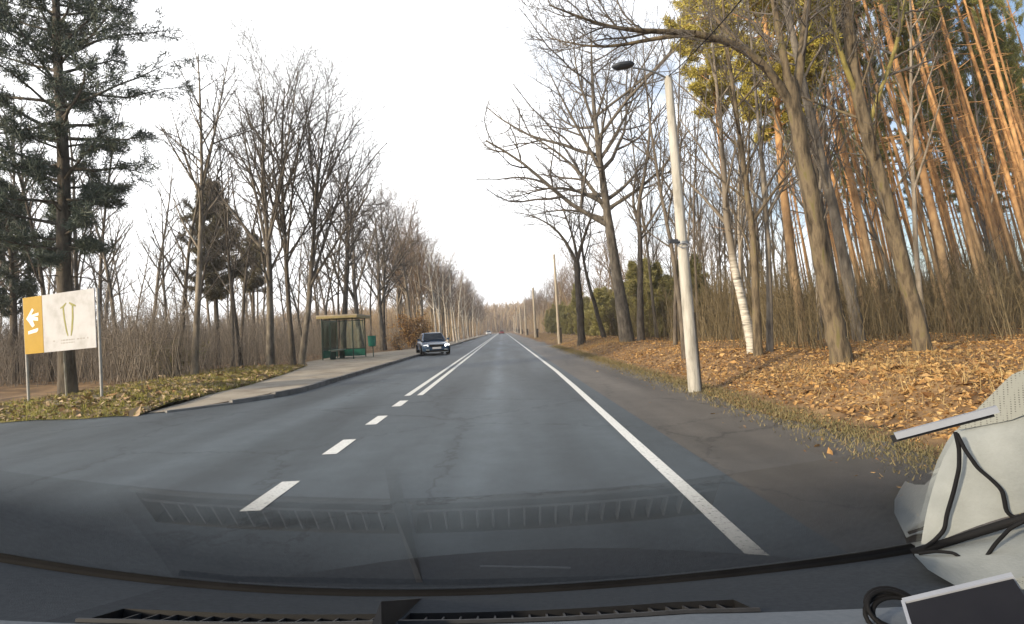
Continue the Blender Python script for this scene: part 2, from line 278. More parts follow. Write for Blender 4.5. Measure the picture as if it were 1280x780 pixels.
# ------------------------------------------------------------------ mesh helpers
class MB:
    """collects tubes, boxes, quads; build() links them as one mesh object"""
    def __init__(s): s.v = []; s.f = []; s.n = 0
    def add(s, v, f):
        v = np.asarray(v, float).reshape(-1, 3); f = np.asarray(f, np.int64).reshape(-1, 4)
        s.v.append(v); s.f.append(f + s.n); s.n += len(v)
    def tube(s, pts, rad, k=6, cap=False, rough=None):
        pts = np.asarray(pts, float); n = len(pts); rad = np.broadcast_to(np.asarray(rad, float), (n,))
        tg = np.gradient(pts, axis=0); tg /= np.linalg.norm(tg, axis=1)[:, None] + 1e-12
        m = tg.mean(0); ref = np.eye(3)[np.argmin(np.abs(m))]
        u = np.cross(tg, ref); u /= np.linalg.norm(u, axis=1)[:, None] + 1e-12
        v = np.cross(tg, u)
        a = np.arange(k) * 2 * math.pi / k
        jag = np.ones((n, k)) if rough is None else 1 + rough.normal(size=(n, k)) * .035 + (rough.normal(size=(1, k)) * .045)
        ring = pts[:, None] + (rad[:, None] * jag)[:, :, None] * (u[:, None] * np.cos(a)[None, :, None] + v[:, None] * np.sin(a)[None, :, None])
        i = np.arange(n - 1)[:, None] * k; j = np.arange(k)[None]; j2 = (j + 1) % k
        f = np.stack([i + j, i + j2, i + k + j2, i + k + j], -1).reshape(-1, 4)
        s.add(ring.reshape(-1, 3), f)
        if cap:
            for e, ii in ((0, 0), (n - 1, (n - 1) * k)):
                o = s.n - n * k
                c = pts[e]
                vv = np.vstack([ring[e], c[None]])
                ff = [[q, (q + 1) % k, k, k] for q in range(k)]
                s.add(vv, ff)
    def box(s, c, size, M3=None):
        h = np.array(size) / 2
        q = np.array([(x, y, z) for x in (-1, 1) for y in (-1, 1) for z in (-1, 1)]) * h
        if M3 is not None: q = q @ np.asarray(M3).T
        s.add(q + np.array(c), [[0, 1, 3, 2], [4, 6, 7, 5], [0, 4, 5, 1], [2, 3, 7, 6], [0, 2, 6, 4], [1, 5, 7, 3]])
    def quad(s, a, b, c, d): s.add([a, b, c, d], [[0, 1, 2, 3]])
    def grid(s, pts, closed=False, mask=None):
        pts = np.asarray(pts, float); a, b = pts.shape[:2]
        fs = []
        for i in range(a - 1):
            for j in range(b - (0 if closed else 1)):
                if mask is not None and not mask(i, j): continue
                j2 = (j + 1) % b
                fs.append([i * b + j, i * b + j2, (i + 1) * b + j2, (i + 1) * b + j])
        s.add(pts.reshape(-1, 3), fs)
    def mesh(s, name, material, smooth=True):
        v = np.concatenate(s.v); f = np.concatenate(s.f)
        me = bpy.data.meshes.new(name)
        tri = f[:, 2] == f[:, 3]
        cnt = np.where(tri, 3, 4)
        keep = np.ones((len(f), 4), bool); keep[tri, 3] = False
        loops = f[keep]
        me.vertices.add(len(v)); me.vertices.foreach_set('co', v.astype(np.float32).ravel())
        me.loops.add(len(loops)); me.loops.foreach_set('vertex_index', loops.astype(np.int32))
        st = np.concatenate([[0], np.cumsum(cnt)[:-1]])
        me.polygons.add(len(f)); me.polygons.foreach_set('loop_start', st.astype(np.int32))
        me.polygons.foreach_set('use_smooth', np.full(len(f), smooth))
        me.update(calc_edges=True); me.validate()
        me.materials.append(material)
        return me
    def build(s, name, material, parent=None, smooth=True):
        return link(name, s.mesh(name, material, smooth), parent)
def link(name, me, parent=None):
    o = bpy.data.objects.new(name, me); COL.objects.link(o)
    if parent is not None: o.parent = parent
    return o
def tag(o, label=None, cat=None, group=None, kind=None):
    if label: o['label'] = label
    if cat: o['category'] = cat
    if group: o['group'] = group
    if kind: o['kind'] = kind
    return o
def thing(name, loc, label, cat, group=None, rz=0.0, rot=None):
    o = bpy.data.objects.new(name, None); COL.objects.link(o)
    o.empty_display_size = 0.2
    o.location = loc; o.rotation_euler = rot if rot else (0, 0, rz)
    return tag(o, label, cat, group)
def dup(root, loc, rot, scale, label=None, group=None, cat=None):
    c = root.copy(); COL.objects.link(c)
    c.location = loc; c.rotation_euler = rot; c.scale = scale if hasattr(scale, '__len__') else (scale,) * 3
    tag(c, label, cat, group)
    for ch in root.children:
        d = ch.copy(); COL.objects.link(d); d.parent = c
        for g in ch.children:
            e = g.copy(); COL.objects.link(e); e.parent = d
    return c
def sstep(a, b, x):
    t = np.clip((np.asarray(x, float) - a) / (b - a), 0, 1); return t * t * (3 - 2 * t)

# ------------------------------------------------------------------ ground
def gz(x, y):
    x = np.asarray(x, float); y = np.asarray(y, float)
    wob = 0.06 * np.sin(x * 1.7 + y * 0.6) + 0.05 * np.sin(x * 0.6 - y * 1.1 + 1.3)
    right = 0.46 * sstep(3.9, 6.3, x) + 0.016 * np.clip(x - 6.3, 0, 60) + wob * sstep(4.0, 6.0, x)
    kx = -5.15 - 1.9 * np.clip((15.0 - y) / 3.6, 0, 1) ** 2
    left = (0.10 - .085 * sstep(15, 13, y)) * sstep(kx - .35, kx - .65, x) + wob * 0.6 * sstep(-10.5, -13, x) + 0.010 * np.clip(-10 - x, 0, 60)
    junction = sstep(12.2, 11.2, y)
    left = left * (1 - junction) - 0.03 * junction * sstep(-5.2, -5.4, x)
    base = np.where(x > 0, right, left) - 0.03 * sstep(4.4, 3.6, x) * sstep(kx - .6, kx - .3, x)
    hill = 7.0 * sstep(300, 520, y)
    return base + hill * 1.0
def axis(lo, hi, dlo, dhi, fine, coarse):
    a = list(np.arange(dlo, dhi + 1e-6, fine)); x = dlo; st = coarse
    while x > lo: x -= st; st *= 1.35; a.insert(0, x)
    x = dhi; st = coarse
    while x < hi: x += st; st *= 1.35; a.append(x)
    return np.array(a)
gx = axis(-900, 900, -16, 18, 0.4, 1.5); gy = axis(-12, 1600, 0, 60, 0.5, 2.0)
X, Y = np.meshgrid(gx, gy)
g = MB(); g.grid(np.stack([X, Y, gz(X, Y)], -1))
tag(g.build('ground', M['ground']), kind='structure')

def sheet(name, left, right, ys, z, m, nx=6):
    """a ribbon along the road between two edge functions"""
    rows = []
    for y in ys:
        a, b = left(y), right(y)
        xs = np.linspace(a, b, nx)
        rows.append([(x, y, z(x, y) if callable(z) else z) for x in xs])
    b_ = MB(); b_.grid(rows)
    return tag(b_.build(name, m), kind='structure')
far_y = np.concatenate([np.arange(-8, 45, 0.3), np.arange(45, 60, 1.0), np.arange(60, 330, 10.0)])
def kerb_h(y): return float(np.clip((y - 11.3) / 2.6, 0.12, 1))
def kerb_x(y):           # the kerb line sweeps round the junction corner
    return -5.15 - 1.9 * float(np.clip((15.0 - y) / 3.6, 0, 1)) ** 2
def road_left(y): return -5.2 if y > 15 else (kerb_x(y) - 0.05 if y > 11.6 else -40.0)
sheet('road', lambda y: -5.25 if y > 15 else (kerb_x(y) - .02 if y >= 13 else -7.4), lambda y: 1.9, far_y, 0.004, M['asphalt'], 8)
sheet('side_road', lambda y: -60, lambda y: -7.1, np.append(np.arange(-8, 11.51, 0.5), 11.85), 0.0, M['asphalt'], 12)
sheet('shoulder', lambda y: 1.6, lambda y: 3.75 + 0.12 * math.sin(y * .5) + 0.05 * math.sin(y * 1.3) + 0.05 * math.sin(y * 4.7) + .04 * math.sin(y * 9.1), far_y, lambda x, y: -0.002 + 0.05 * float(sstep(3.2, 4.0, x)), M['shoulder'], 9)
def back_x(y):
    return float(np.interp(y, [11.6, 13, 16.5, 21, 27, 31, 39, 46, 55, 200], [-7.2, -7.05, -7.2, -7.9, -9.1, -10.6, -10.6, -8.4, -7.1, -6.9]))
pav = sheet('pavement', back_x, lambda y: kerb_x(y) - 0.13, np.concatenate([np.arange(11.7, 60, 0.6), np.arange(60, 200, 10.0)]), lambda x, y: .128 * kerb_h(y), M['paving'], 6)
# kerb: one concrete stone after the other
kroot = thing('kerb', (-5.2, 20, 0), None, None); tag(kroot, kind='structure')
ks = MB(); ks.box((0, 0, 0), (0.13, 0.985, 0.26)); kme = ks.mesh('kerb_stone', M['kerb'], False)
y = 11.7
kerb_prev = None
while y < 75:
    x0, x1 = kerb_x(y), kerb_x(y + 1)
    o = link('kerb_stone', kme, kroot)
    ln = math.hypot(x1 - x0, 1)
    o.location = (((x0 + x1) / 2 - 0.065) + 5.2, y + 0.5 - 20, .128 * (kerb_h(y + .5) - 1) + random.Random(int(y * 7)).uniform(-.004, .004))
    o.rotation_euler = (0, 0, -math.atan2(x1 - x0, 1)); o.scale = (1, ln, 1)
    y += 1.0
# verge at the junction corner
rows = []
for y in np.concatenate([np.arange(11.35, 13, 0.15), np.arange(13, 27.1, 0.5)]):
    b0 = back_x(y) + 0.01; b1 = -13.0 - 0.4 * math.sin(y)
    rows.append([(b0 + (b1 - b0) * t, y + (.12 * math.sin(t * 23) if y < 11.5 else 0), 0.012 + .12 * min(1, max(0, y - 11.5) / .9) + 0.10 * math.sin(math.pi * min(1, t * 1.3)) * min(1, max(0, y - 11.6) / 1.5) * min(1, (27.3 - y) / 3) - 0.06 * max(0, t - .8) * 5) for t in np.linspace(0, 1, 12)])
vb = MB(); vb.grid(rows); tag(vb.build('grass_verge', M['verge']), kind='structure')

# road markings, each stroke its own piece of paint
mk = thing('road_marking', (0, 0, 0.009), None, None); tag(mk, kind='structure')
def stroke(x0, x1, y0, y1, name='paint_stripe'):
    b_ = MB(); rows = []
    n = max(2, int((y1 - y0) / 4) + 1)
    for y in np.linspace(y0, y1, n): rows.append([(x0, y, 0), (x1, y, 0)])
    b_.grid(rows); b_.build(name, M['paint'], mk)
b_ = MB(); rows = []
for y in np.concatenate([np.arange(-4, 30, .5), np.arange(30, 321, 5.0)]):
    c = float(np.interp(y, [-4, 3.4, 6.3, 8.4, 13, 18, 400], [1.36, 1.395, 1.45, 1.49, 1.57, 1.63, 1.64])); rows.append([(c - .062, y, 0), (c + .062, y, 0)])
b_.grid(rows); b_.build('edge_line', M['paint'], mk)
for d0, d1 in ((4.65, 5.55), (6.75, 7.65), (8.85, 9.75), (10.95, 11.85)):
    stroke(-2.15, -1.98, d0, d1, 'centre_dash')
stroke(-2.22, -2.09, 12.75, 320, 'centre_line'); stroke(-1.94, -1.81, 12.75, 320, 'centre_line')

# ------------------------------------------------------------------ trees
def norm(v): return v / (np.linalg.norm(v) + 1e-9)
def perp(rng, d):
    v = rng.normal(size=3); v -= d * v.dot(d); return norm(v)
def path(rng, p, d, Ln, n, wob, trop):
    pts = [p]; d = norm(d)
    for i in range(n):
        d = norm(d + rng.normal(size=3) * wob + np.array((0, 0, trop)))
        p = p + d * Ln / n; pts.append(p)
    return np.array(pts)
STY = {
 'vase':  dict(nc=[14, 9, 6, 4], st=[.28, .15, .15, .1], ang=[30, 36, 42, 44], ratio=[.48, .52, .5, .5], wob=[.07, .13, .18, .2], trop=[.02, .08, .03, .0], seg=[6, 5, 4, 2]),
 'oak':   dict(nc=[15, 8, 6, 4], st=[.34, .18, .15, .1], ang=[58, 42, 42, 44], ratio=[.56, .55, .5, .5], wob=[.10, .16, .18, .2], trop=[.05, .06, .03, .01], seg=[7, 6, 4, 2]),
 'slim':  dict(nc=[13, 5, 4, 0], st=[.34, .2, .2, .1], ang=[38, 34, 38, 40], ratio=[.26, .5, .5, .5], wob=[.05, .10, .15, .16], trop=[.04, .12, .05, .02], seg=[5, 4, 3, 2]),
 'limb':  dict(nc=[0, 11, 7, 5], st=[.3, .22, .15, .1], ang=[50, 42, 42, 44], ratio=[.5, .5, .5, .5], wob=[.05, .12, .18, .2], trop=[.05, .04, .03, .01], seg=[7, 6, 4, 2]),
}
def branch(rng, pts, rad, lvl, S, big, fine, top=4):
    k = [12, 6, 4, 3, 3][min(lvl, 4)]
    (big if lvl <= 1 else fine).tube(pts, rad, k, rough=(rng if lvl == 0 else None))
    if lvl >= top: return
    nc = S['nc'][lvl]
    if nc == 0: return
    seglen = np.linalg.norm(np.diff(pts, axis=0), axis=1); cum = np.concatenate([[0], np.cumsum(seglen)]); Ln = cum[-1]
    az = rng.uniform(0, 6.28)
    for c in range(nc):
        t = S['st'][lvl] + (1 - S['st'][lvl]) * (c + rng.uniform(.1, .9)) / nc
        s = t * Ln; i = min(len(pts) - 2, int(np.searchsorted(cum, s) - 1)); i = max(i, 0)
        f = (s - cum[i]) / (seglen[i] + 1e-9)
        p = pts[i] + (pts[i + 1] - pts[i]) * f; r = rad[i] + (rad[i + 1] - rad[i]) * f
        d = norm(pts[i + 1] - pts[i])
        u = norm(np.cross(d, [0.31, 0.2, 0.93] if abs(d[2]) < .9 else [1, 0, 0])); v = np.cross(d, u)
        az += 2.4 + rng.normal() * .5
        q = u * math.cos(az) + v * math.sin(az)
        a = R(S['ang'][lvl] * rng.uniform(.7, 1.3))
        dd = d * math.cos(a) + q * math.sin(a)
        if lvl >= 1 and dd[2] < -0.25: dd[2] *= .3
        l2 = Ln * S['ratio'][lvl] * rng.uniform(.6, 1.15) * (1.15 - .55 * t)
        r2 = min(r * .62, max(.004, l2 * .016))
        n = S['seg'][lvl]
        cp = path(rng, p, dd, l2, n, S['wob'][lvl], S['trop'][lvl])
        cr = np.linspace(r2 * 1.1, max(.0045, r2 * .35), n + 1)
        branch(rng, cp, cr, lvl + 1, S, big, fine, top)
def tree_meshes(seed, style, H, r0, wobble=.05, lean=(0, 0), top=4, trunk=None, rad=None):
    rng = np.random.default_rng(seed); S = STY[style]
    big, fine = MB(), MB()
    if trunk is None:
        trunk = path(rng, np.zeros(3), np.array((lean[0], lean[1], 1.0)), H, 9, wobble, .03)
        t = np.linspace(0, 1, 10)
        rad = r0 * (1 - t) ** .8 + .012
        rad[0] *= 1.3; trunk[0] -= np.array((0, 0, .15))
    branch(rng, trunk, rad, 0, S, big, fine, top)
    return big, fine
def bare_tree(name, loc, label, group, seed, style, H, r0, bark='bark', twig='twig', cat='tree', **kw):
    root = thing(name, loc, label, cat, group)
    b, f = tree_meshes(seed, style, H, r0, **kw)
    b.build('trunk', M[bark], root); f.build('crown', M[twig], root)
    return root
def resample(pts, n):
    pts = np.asarray(pts, float); c = np.concatenate([[0], np.cumsum(np.linalg.norm(np.diff(pts, axis=0), axis=1))])
    s = np.linspace(0, c[-1], n)
    # smooth interpolation
    out = np.stack([np.interp(s, c, pts[:, k]) for k in range(3)], 1)
    for _ in range(2): out[1:-1] = (out[:-2] + 2 * out[1:-1] + out[2:]) / 4
    return out
def traced_tree(name, d, trunk_px, r0, r1, limbs, label, seed, style='slim', bark='bark', twig='twig', group=None, limb_bark=None, grow_trunk=True, top=4, sink=.2):
    """a tree whose trunk and main limbs follow the bends of the real one; limbs: (pixel list, depth offset, r0, r1)"""
    base = P(*trunk_px[0], d); base[2] = float(gz(base[0], base[1]))
    root = thing(name, base, label, 'tree', group)
    rng = np.random.default_rng(seed)
    big, fine, mossy = MB(), MB(), MB()
    pts = resample([P(a, b, d) for a, b in trunk_px], 24) - base
    pts[:, :2] += rng.normal(size=(24, 2)) * r0 * .05
    pts[0, 2] = -sink
    rr = np.linspace(r0, r1, 24); rr[1:3] *= 1.08; rr[0] *= 1.25
    S = dict(STY[style])
    if not grow_trunk: S['nc'] = [0] + S['nc'][1:]
    branch(rng, pts, rr, 0, S, big, fine, top)
    for px, dd, a, b in limbs:
        n = len(px)
        lp = resample([P(q[0], q[1], d + dd * i / (n - 1)) for i, q in enumerate(px)], 8) - base
        branch(rng, lp, np.linspace(a, b, 8), 1, STY['limb'] if style != 'vase' else STY['vase'], mossy if limb_bark else big, fine, top)
    big.build('trunk', M[bark], root); fine.build('crown', M[twig], root)
    if limb_bark: mossy.build('limb', M[limb_bark], root)
    return root

# needles -------------------------------------------------------------
def needles(mb, rng, centres, dirs, n, ln, wd, spread=.8):
    """n flat needle tufts round each centre"""
    c = np.repeat(centres, n, 0); d = np.repeat(dirs, n, 0)
    v = d * .7 + rng.normal(size=c.shape) * spread; v /= np.linalg.norm(v, axis=1)[:, None]
    s = np.cross(v, rng.normal(size=c.shape)); s /= np.linalg.norm(s, axis=1)[:, None]
    l = ln * rng.uniform(.6, 1.2, (len(c), 1)); wv = wd * rng.uniform(.7, 1.3, (len(c), 1))
    base = c + rng.normal(size=c.shape) * ln * .35
    a = base - s * wv * .5; b = base + s * wv * .5; e = base + v * l
    vv = np.stack([a, b, e + s * wv * .2, e - s * wv * .2], 1).reshape(-1, 3)
    ff = np.arange(len(c) * 4).reshape(-1, 4)
    mb.add(vv, ff)
def pine_meshes(seed, H, r0, crown0, spread, nl, tufts, ln, wd, lean=(0, 0), dead=0, droop=0.0, top_narrow=1.0, nsub=6):
    rng = np.random.default_rng(seed)
    tk, nd = MB(), MB()
    tr = path(rng, np.array((0, 0, -.2)), np.array((lean[0], lean[1], 1.0)), H, 12, .025, .01)
    rad = r0 * (1 - np.linspace(0, 1, 13)) ** .7 + .015; rad[0] *= 1.2
    tk.tube(tr, rad, 9)
    az = 0
    def along(z):
        i = int(np.clip(z / H * 12, 0, 11.99)); f = z / H * 12 - i
        return tr[i] + (tr[i + 1] - tr[i]) * f, rad[i]
    for q in range(dead):                                     # dead snags below the crown
        z = rng.uniform(.4 * crown0, crown0); p, rr = along(z); az += 2.4
        d = np.array((math.cos(az), math.sin(az), rng.uniform(-.2, .4)))
        tk.tube(path(rng, p, d, rng.uniform(.4, 1.4), 3, .12, 0), np.linspace(.02, .006, 4), 4)
    for q in range(nl):
        t = (q + rng.uniform(0, 1)) / nl; z = crown0 + (H - crown0) * t * .985
        p, rr = along(z); az += 2.4 + rng.normal() * .4
        prof = (.55 + .6 * t if t < .3 else 1.0 - .8 * ((t - .3) / .7) ** 1.3 * top_narrow)
        l = spread * prof * rng.uniform(.55, 1.15)
        d = np.array((math.cos(az), math.sin(az), .30 - droop + .5 * t + rng.normal() * .15))
        lp = path(rng, p, d, l, 6, .12, .02)
        tk.tube(lp, np.linspace(min(rr * .4, .012 + .02 * l), .008, 7), 4)
        cs, ds = [], []
        for s in range(nsub):
            f = .3 + .7 * (s + rng.uniform(0, 1)) / nsub; i = min(5, int(f * 6)); b = lp[i] + (lp[i + 1] - lp[i]) * (f * 6 - i)
            sd = norm(norm(lp[i + 1] - lp[i]) * .7 + rng.normal(size=3) * np.array((.6, .6, .35)) + np.array((0, 0, .15)))
            sl = l * rng.uniform(.14, .34)
            sp = path(rng, b, sd, sl, 3, .12, .04)
            tk.tube(sp, np.linspace(.008, .004, 4), 3)
            for h in np.linspace(.25, 1, 5):
                j = min(2, int(h * 3)); cs.append(sp[j] + (sp[j + 1] - sp[j]) * (h * 3 - j)); ds.append(sd)
        needles(nd, rng, np.array(cs), np.array(ds), tufts, ln, wd)
    return tk, nd
def pine_tree(name, loc, label, group, bark, need, cat='pine tree', rot=(0, 0, 0), **kw):
    root = thing(name, loc, label, cat, group, rot=rot)
    t, n = pine_meshes(**kw)
    t.build('trunk', M[bark], root); n.build('crown', M[need], root)
    return root

def on_ground(px, py, d, sink=0.0):
    p = P(px, py, d); p[2] = float(gz(p[0], p[1])) - sink; return p
def at_px(px, d):
    p = P(px, 430, d); p[2] = float(gz(p[0], p[1])); return p

# --- left side heroes
pine_tree('pine_tree', on_ground(86, 500, 15.6), 'tall dark shaggy pine towering behind the yellow and white signboard', None, 'bark_dark', 'needle_dark',
          seed=5, H=14.5, r0=.19, crown0=3.7, spread=3.0, nl=96, tufts=18, ln=.17, wd=.02, droop=.26, nsub=10, dead=8, lean=(.015, 0), top_narrow=.5)
traced_tree('bare_tree', 21, [(243, 474), (246, 400), (250, 320), (253, 240), (251, 150), (248, 70)], .12, .02,
            [([(253, 235), (268, 170), (280, 100), (288, 62)], .5, .06, .01), ([(247, 238), (232, 200), (222, 165), (212, 130)], -.5, .045, .008),
             ([(249, 300), (262, 250), (276, 205), (290, 165)], .6, .05, .008), ([(246, 400), (230, 370), (215, 340)], .5, .03, .006)],
            'slender pale forked bare tree alone on the verge between signboard and bus shelter', 11, 'slim', 'bark_pale')
traced_tree('bare_tree', 25, [(337, 466), (338, 400), (336, 320), (330, 230), (328, 170), (330, 120)], .17, .02,
            [([(337, 330), (322, 250), (305, 180), (296, 110)], .8, .085, .01), ([(336, 300), (350, 220), (366, 150), (372, 85)], -.8, .085, .01), ([(334, 270), (318, 220), (296, 190), (270, 150)], .4, .06, .01)],
            'thick trunked bare tree at the pavement edge, nearest to us of the roadside clump', 12, 'vase', 'bark')
traced_tree('bare_tree', 26, [(367, 462), (362, 400), (356, 300), (352, 220), (353, 150), (356, 110)], .13, .02,
            [([(356, 300), (345, 230), (335, 160), (330, 100)], .8, .06, .01), ([(354, 250), (375, 180), (392, 120), (400, 80)], .4, .06, .01)],
            'bare tree with a left-bending trunk, second in the roadside clump before the shelter', 13, 'vase', 'bark_dark')
traced_tree('bare_tree', 27, [(376, 462), (386, 380), (392, 300), (398, 220), (405, 170), (412, 130)], .15, .02,
            [([(388, 360), (405, 300), (430, 230), (452, 170)], .8, .08, .01), ([(394, 270), (388, 190), (384, 120)], -.6, .06, .01), ([(400, 240), (425, 190), (445, 150), (470, 130)], .6, .05, .01)],
            'bare tree whose trunk leans towards the road right beside the bus shelter', 14, 'vase', 'bark')
protoV = []
for i, (px, d, s, H) in enumerate([(428, 39, 21, 13.5), (452, 45, 22, 13), (478, 49, 23, 12.5)]):
    p = at_px(px, d)
    protoV.append(bare_tree('bare_tree', p, ['tall bare tree standing directly behind the bus shelter roof', 'bare tree just past the green litter bin by the shelter', 'bare tree on the far side of the shelter, short of the rust-leaved oak'][i], None, s, 'vase', H, .2, 'bark', 'twig'))
protoW = []
for i, (px, d) in enumerate([(500, 66), (522, 84), (508, 74)]):
    p = at_px(px, d)
    protoW.append(bare_tree('bare_tree', p, 'bare tree in the row that runs on beyond the oncoming car', 'bare trees lining the far left roadside', 25 + i, 'vase', 12.5, .17, 'bark_pale', 'twig_warm'))
protoS = []
rs = random.Random(4)
for i in range(4):
    p = at_px([150, 190, 300, 105][i], [27, 30, 31, 24][i])
    protoS.append(bare_tree('slender_tree', p, 'thin bare trunk rising out of the grey thicket behind the signboard verge', 'thin bare trees in the left thicket', 31 + i, 'slim', 10.5 + i * .5, .085, ['bark', 'bark_pale', 'bark_dark', 'bark'][i], 'twig', top=3))
    protoS[-1].rotation_euler = (0, R(rs.uniform(-4, 3)), rs.uniform(0, 6))
for i in range(80):
    d = rs.uniform(20, 58); px = rs.uniform(-20, 470)
    if 60 < px < 100 and d < 22: continue
    p = at_px(px, d)
    if p[0] > -11.5: continue
    sc = rs.uniform(.72, 1.15)
    dup(protoS[i % 4], p, (R(rs.uniform(-3, 3)), R(rs.uniform(-5, 4)), rs.uniform(0, 6.28)), (sc, sc, sc * rs.uniform(.85, 1.1)))
# row of roadside trees running away on the left
for i in range(56):
    d = 52 + i * 3.4 + rs.uniform(-2, 2)
    x = -rs.uniform(8.2, 14.5); sc = rs.uniform(.8, 1.12)
    dup(protoW[i % 3] if i % 4 else protoV[i % 3], (x, d, float(gz(x, d))), (R(rs.uniform(-4, 4)), R(rs.uniform(-2, 6)), rs.uniform(0, 6.28)), sc,
        'bare tree in the row that runs on beyond the oncoming car', 'bare trees lining the far left roadside')
# pale birches past the car
protoB = bare_tree('birch_tree', at_px(560, 74), 'pale sunlit birch trunk behind the oncoming car', 'pale birches behind the oncoming car', 41, 'slim', 11.5, .11, 'birch', 'twig_warm', top=3, cat='birch tree')
for i, (px, d) in enumerate([(549, 60), (553, 66), (568, 80), (574, 92), (580, 98), (586, 110), (545, 57), (592, 128), (572, 70), (597, 150)]):
    dup(protoB, at_px(px, d), (0, R(rs.uniform(-4, 4)), rs.uniform(0, 6)), rs.uniform(.85, 1.1))
# evergreens among the left trunks
pine_tree('spruce_tree', at_px(272, 33), 'dense olive conifer crown rising among bare trunks behind the forked tree', None, 'bark_dark', 'needle_olive', 'conifer', seed=51, H=10.6, r0=.14, crown0=3.9, spread=2.3, nl=84, tufts=24, ln=.18, wd=.03, nsub=8, top_narrow=1.05)
pine_tree('spruce_tree', at_px(18, 22), 'dark conifer at the picture edge, half hidden by the signboard', None, 'bark_dark', 'needle_dark', 'conifer', seed=52, H=7.6, r0=.13, crown0=2.6, spread=1.6, nl=52, tufts=14, ln=.16, wd=.024, nsub=7)
pine_tree('spruce_tree', at_px(318, 40), 'smaller grey-green conifer just left of the thick roadside trunk', None, 'bark_dark', 'needle_olive', 'conifer', seed=53, H=8.6, r0=.13, crown0=4.6, spread=1.6, nl=52, tufts=18, ln=.17, wd=.024, nsub=7)

# --- right side heroes
traced_tree('bare_tree', 11.5, [(1052, 452), (1040, 390), (1026, 320), (1012, 240), (998, 165), (986, 100)], .19, .135,
            [([(992, 140), (968, 92), (935, 62), (905, 48), (868, 42)], -.5, .10, .07), ([(868, 42), (820, 38), (775, 40), (730, 24), (686, 6)], -.9, .065, .012),
             ([(862, 43), (815, 46), (770, 62), (722, 58), (682, 46)], .5, .05, .01), ([(935, 62), (900, 30), (880, 8), (868, -30)], .4, .05, .012),
             ([(992, 140), (1003, 60), (1010, 0), (1018, -60)], .5, .115, .05), ([(990, 130), (978, 60), (966, 0), (958, -50)], -.3, .10, .04)],
            'thick brown oak-like tree at the forest edge with a long limb over the road', 61, 'limb', 'bark_moss', 'twig', grow_trunk=False)
traced_tree('bare_tree', 11.8, [(1158, 450), (1144, 390), (1126, 325), (1108, 250), (1090, 185), (1072, 120), (1062, 50), (1056, -30)], .155, .10,
            [([(1084, 165), (1092, 130), (1112, 88), (1128, 30), (1134, -20)], .4, .055, .03), ([(1072, 120), (1050, 70), (1040, 20), (1036, -30)], -.4, .06, .03)],
            'leaning brown forest edge tree with a crooked upper trunk and mossy fork', 63, 'slim', 'bark_moss', 'twig', limb_bark='bark_green')
traced_tree('bare_tree', 16, [(1078, 442), (1062, 360), (1044, 270), (1022, 180), (1004, 110), (990, 40), (975, -30)], .15, .08,
            [([(1015, 150), (1030, 90), (1040, 20)], .3, .05, .03)],
            'slimmer grey trunk right behind the thick brown forest edge tree', 64, 'slim', 'bark', 'twig')
traced_tree('oak_tree', 31, [(784, 420), (775, 370), (765, 310), (757, 250), (748, 190), (742, 130), (740, 80), (738, 30)], .34, .02,
            [([(757, 262), (735, 225), (705, 195), (672, 172), (640, 160)], 1.5, .13, .015), ([(756, 255), (720, 235), (685, 232), (650, 246), (630, 250)], -1.5, .11, .012),
             ([(758, 250), (785, 232), (802, 205), (822, 190)], 1.5, .12, .015), ([(752, 215), (725, 165), (700, 120), (680, 75)], -1, .12, .012),
             ([(750, 200), (775, 160), (795, 120), (800, 70)], 1.2, .10, .012), ([(745, 160), (725, 110), (715, 60), (720, 20)], .8, .09, .01), ([(760, 275), (725, 262), (690, 262), (655, 272)], 1.0, .09, .01),
             ([(745, 150), (760, 100), (765, 60)], -.8, .08, .01)],
            'big spreading bare oak reaching out over the road, widest crown right of it', 66, 'oak', 'bark', 'twig')
traced_tree('bare_tree', 37, [(727, 432), (725, 390), (722, 350), (721, 328)], .25, .19,
            [([(721, 330), (708, 300), (690, 280), (665, 268), (645, 265)], 1, .13, .012), ([(721, 328), (728, 300), (738, 275), (745, 255), (748, 225)], -.8, .13, .015), ([(722, 325), (716, 290), (700, 255), (694, 225)], -1, .10, .012)],
            'dark forked bare tree beside the first wooden pole down the road', 67, 'limb', 'bark_dark', 'twig', grow_trunk=False)
traced_tree('bare_tree', 38, [(757, 428), (746, 390), (736, 355), (730, 330), (727, 300), (722, 265), (720, 235)], .17, .012, [([(730, 325), (740, 290), (735, 255)], .6, .06, .01)],
            'leaning bare trunk between the dark forked tree and the spreading oak', 68, 'slim', 'bark_dark', 'twig')
traced_tree('bare_tree', 30, [(801, 432), (800, 390), (800, 340), (800, 290), (796, 262), (806, 220), (812, 170), (815, 120), (816, 80)], .19, .015,
            [([(799, 280), (790, 260), (792, 235), (798, 200)], .6, .10, .03), ([(800, 300), (815, 285), (830, 262), (840, 240)], .6, .05, .01)],
            'crooked dark bare tree just right of the spreading oak', 69, 'slim', 'bark_dark', 'twig')
traced_tree('birch_tree', 14.3, [(942, 446), (936, 415), (927, 375), (919, 340), (908, 280), (905, 220), (900, 150), (892, 70), (888, 10)], .11, .015, [],
            'leaning birch right of the lamp post, its lower trunk white with black flecks', 70, 'slim', 'birch_foot', 'twig')
traced_tree('bare_tree', 13.8, [(948, 446), (945, 380), (942, 300), (930, 210), (918, 120), (908, 50), (902, -10)], .10, .02, [([(942, 330), (930, 290), (915, 262)], .3, .03, .01)],
            'dark straight trunk touching the foot of the white birch', 71, 'slim', 'bark_moss', 'twig')
traced_tree('bare_tree', 14.1, [(962, 446), (962, 380), (960, 300), (952, 200), (944, 110), (938, 40), (934, -10)], .08, .018, [],
            'thin stem just right of the white birch', 72, 'slim', 'bark', 'twig')
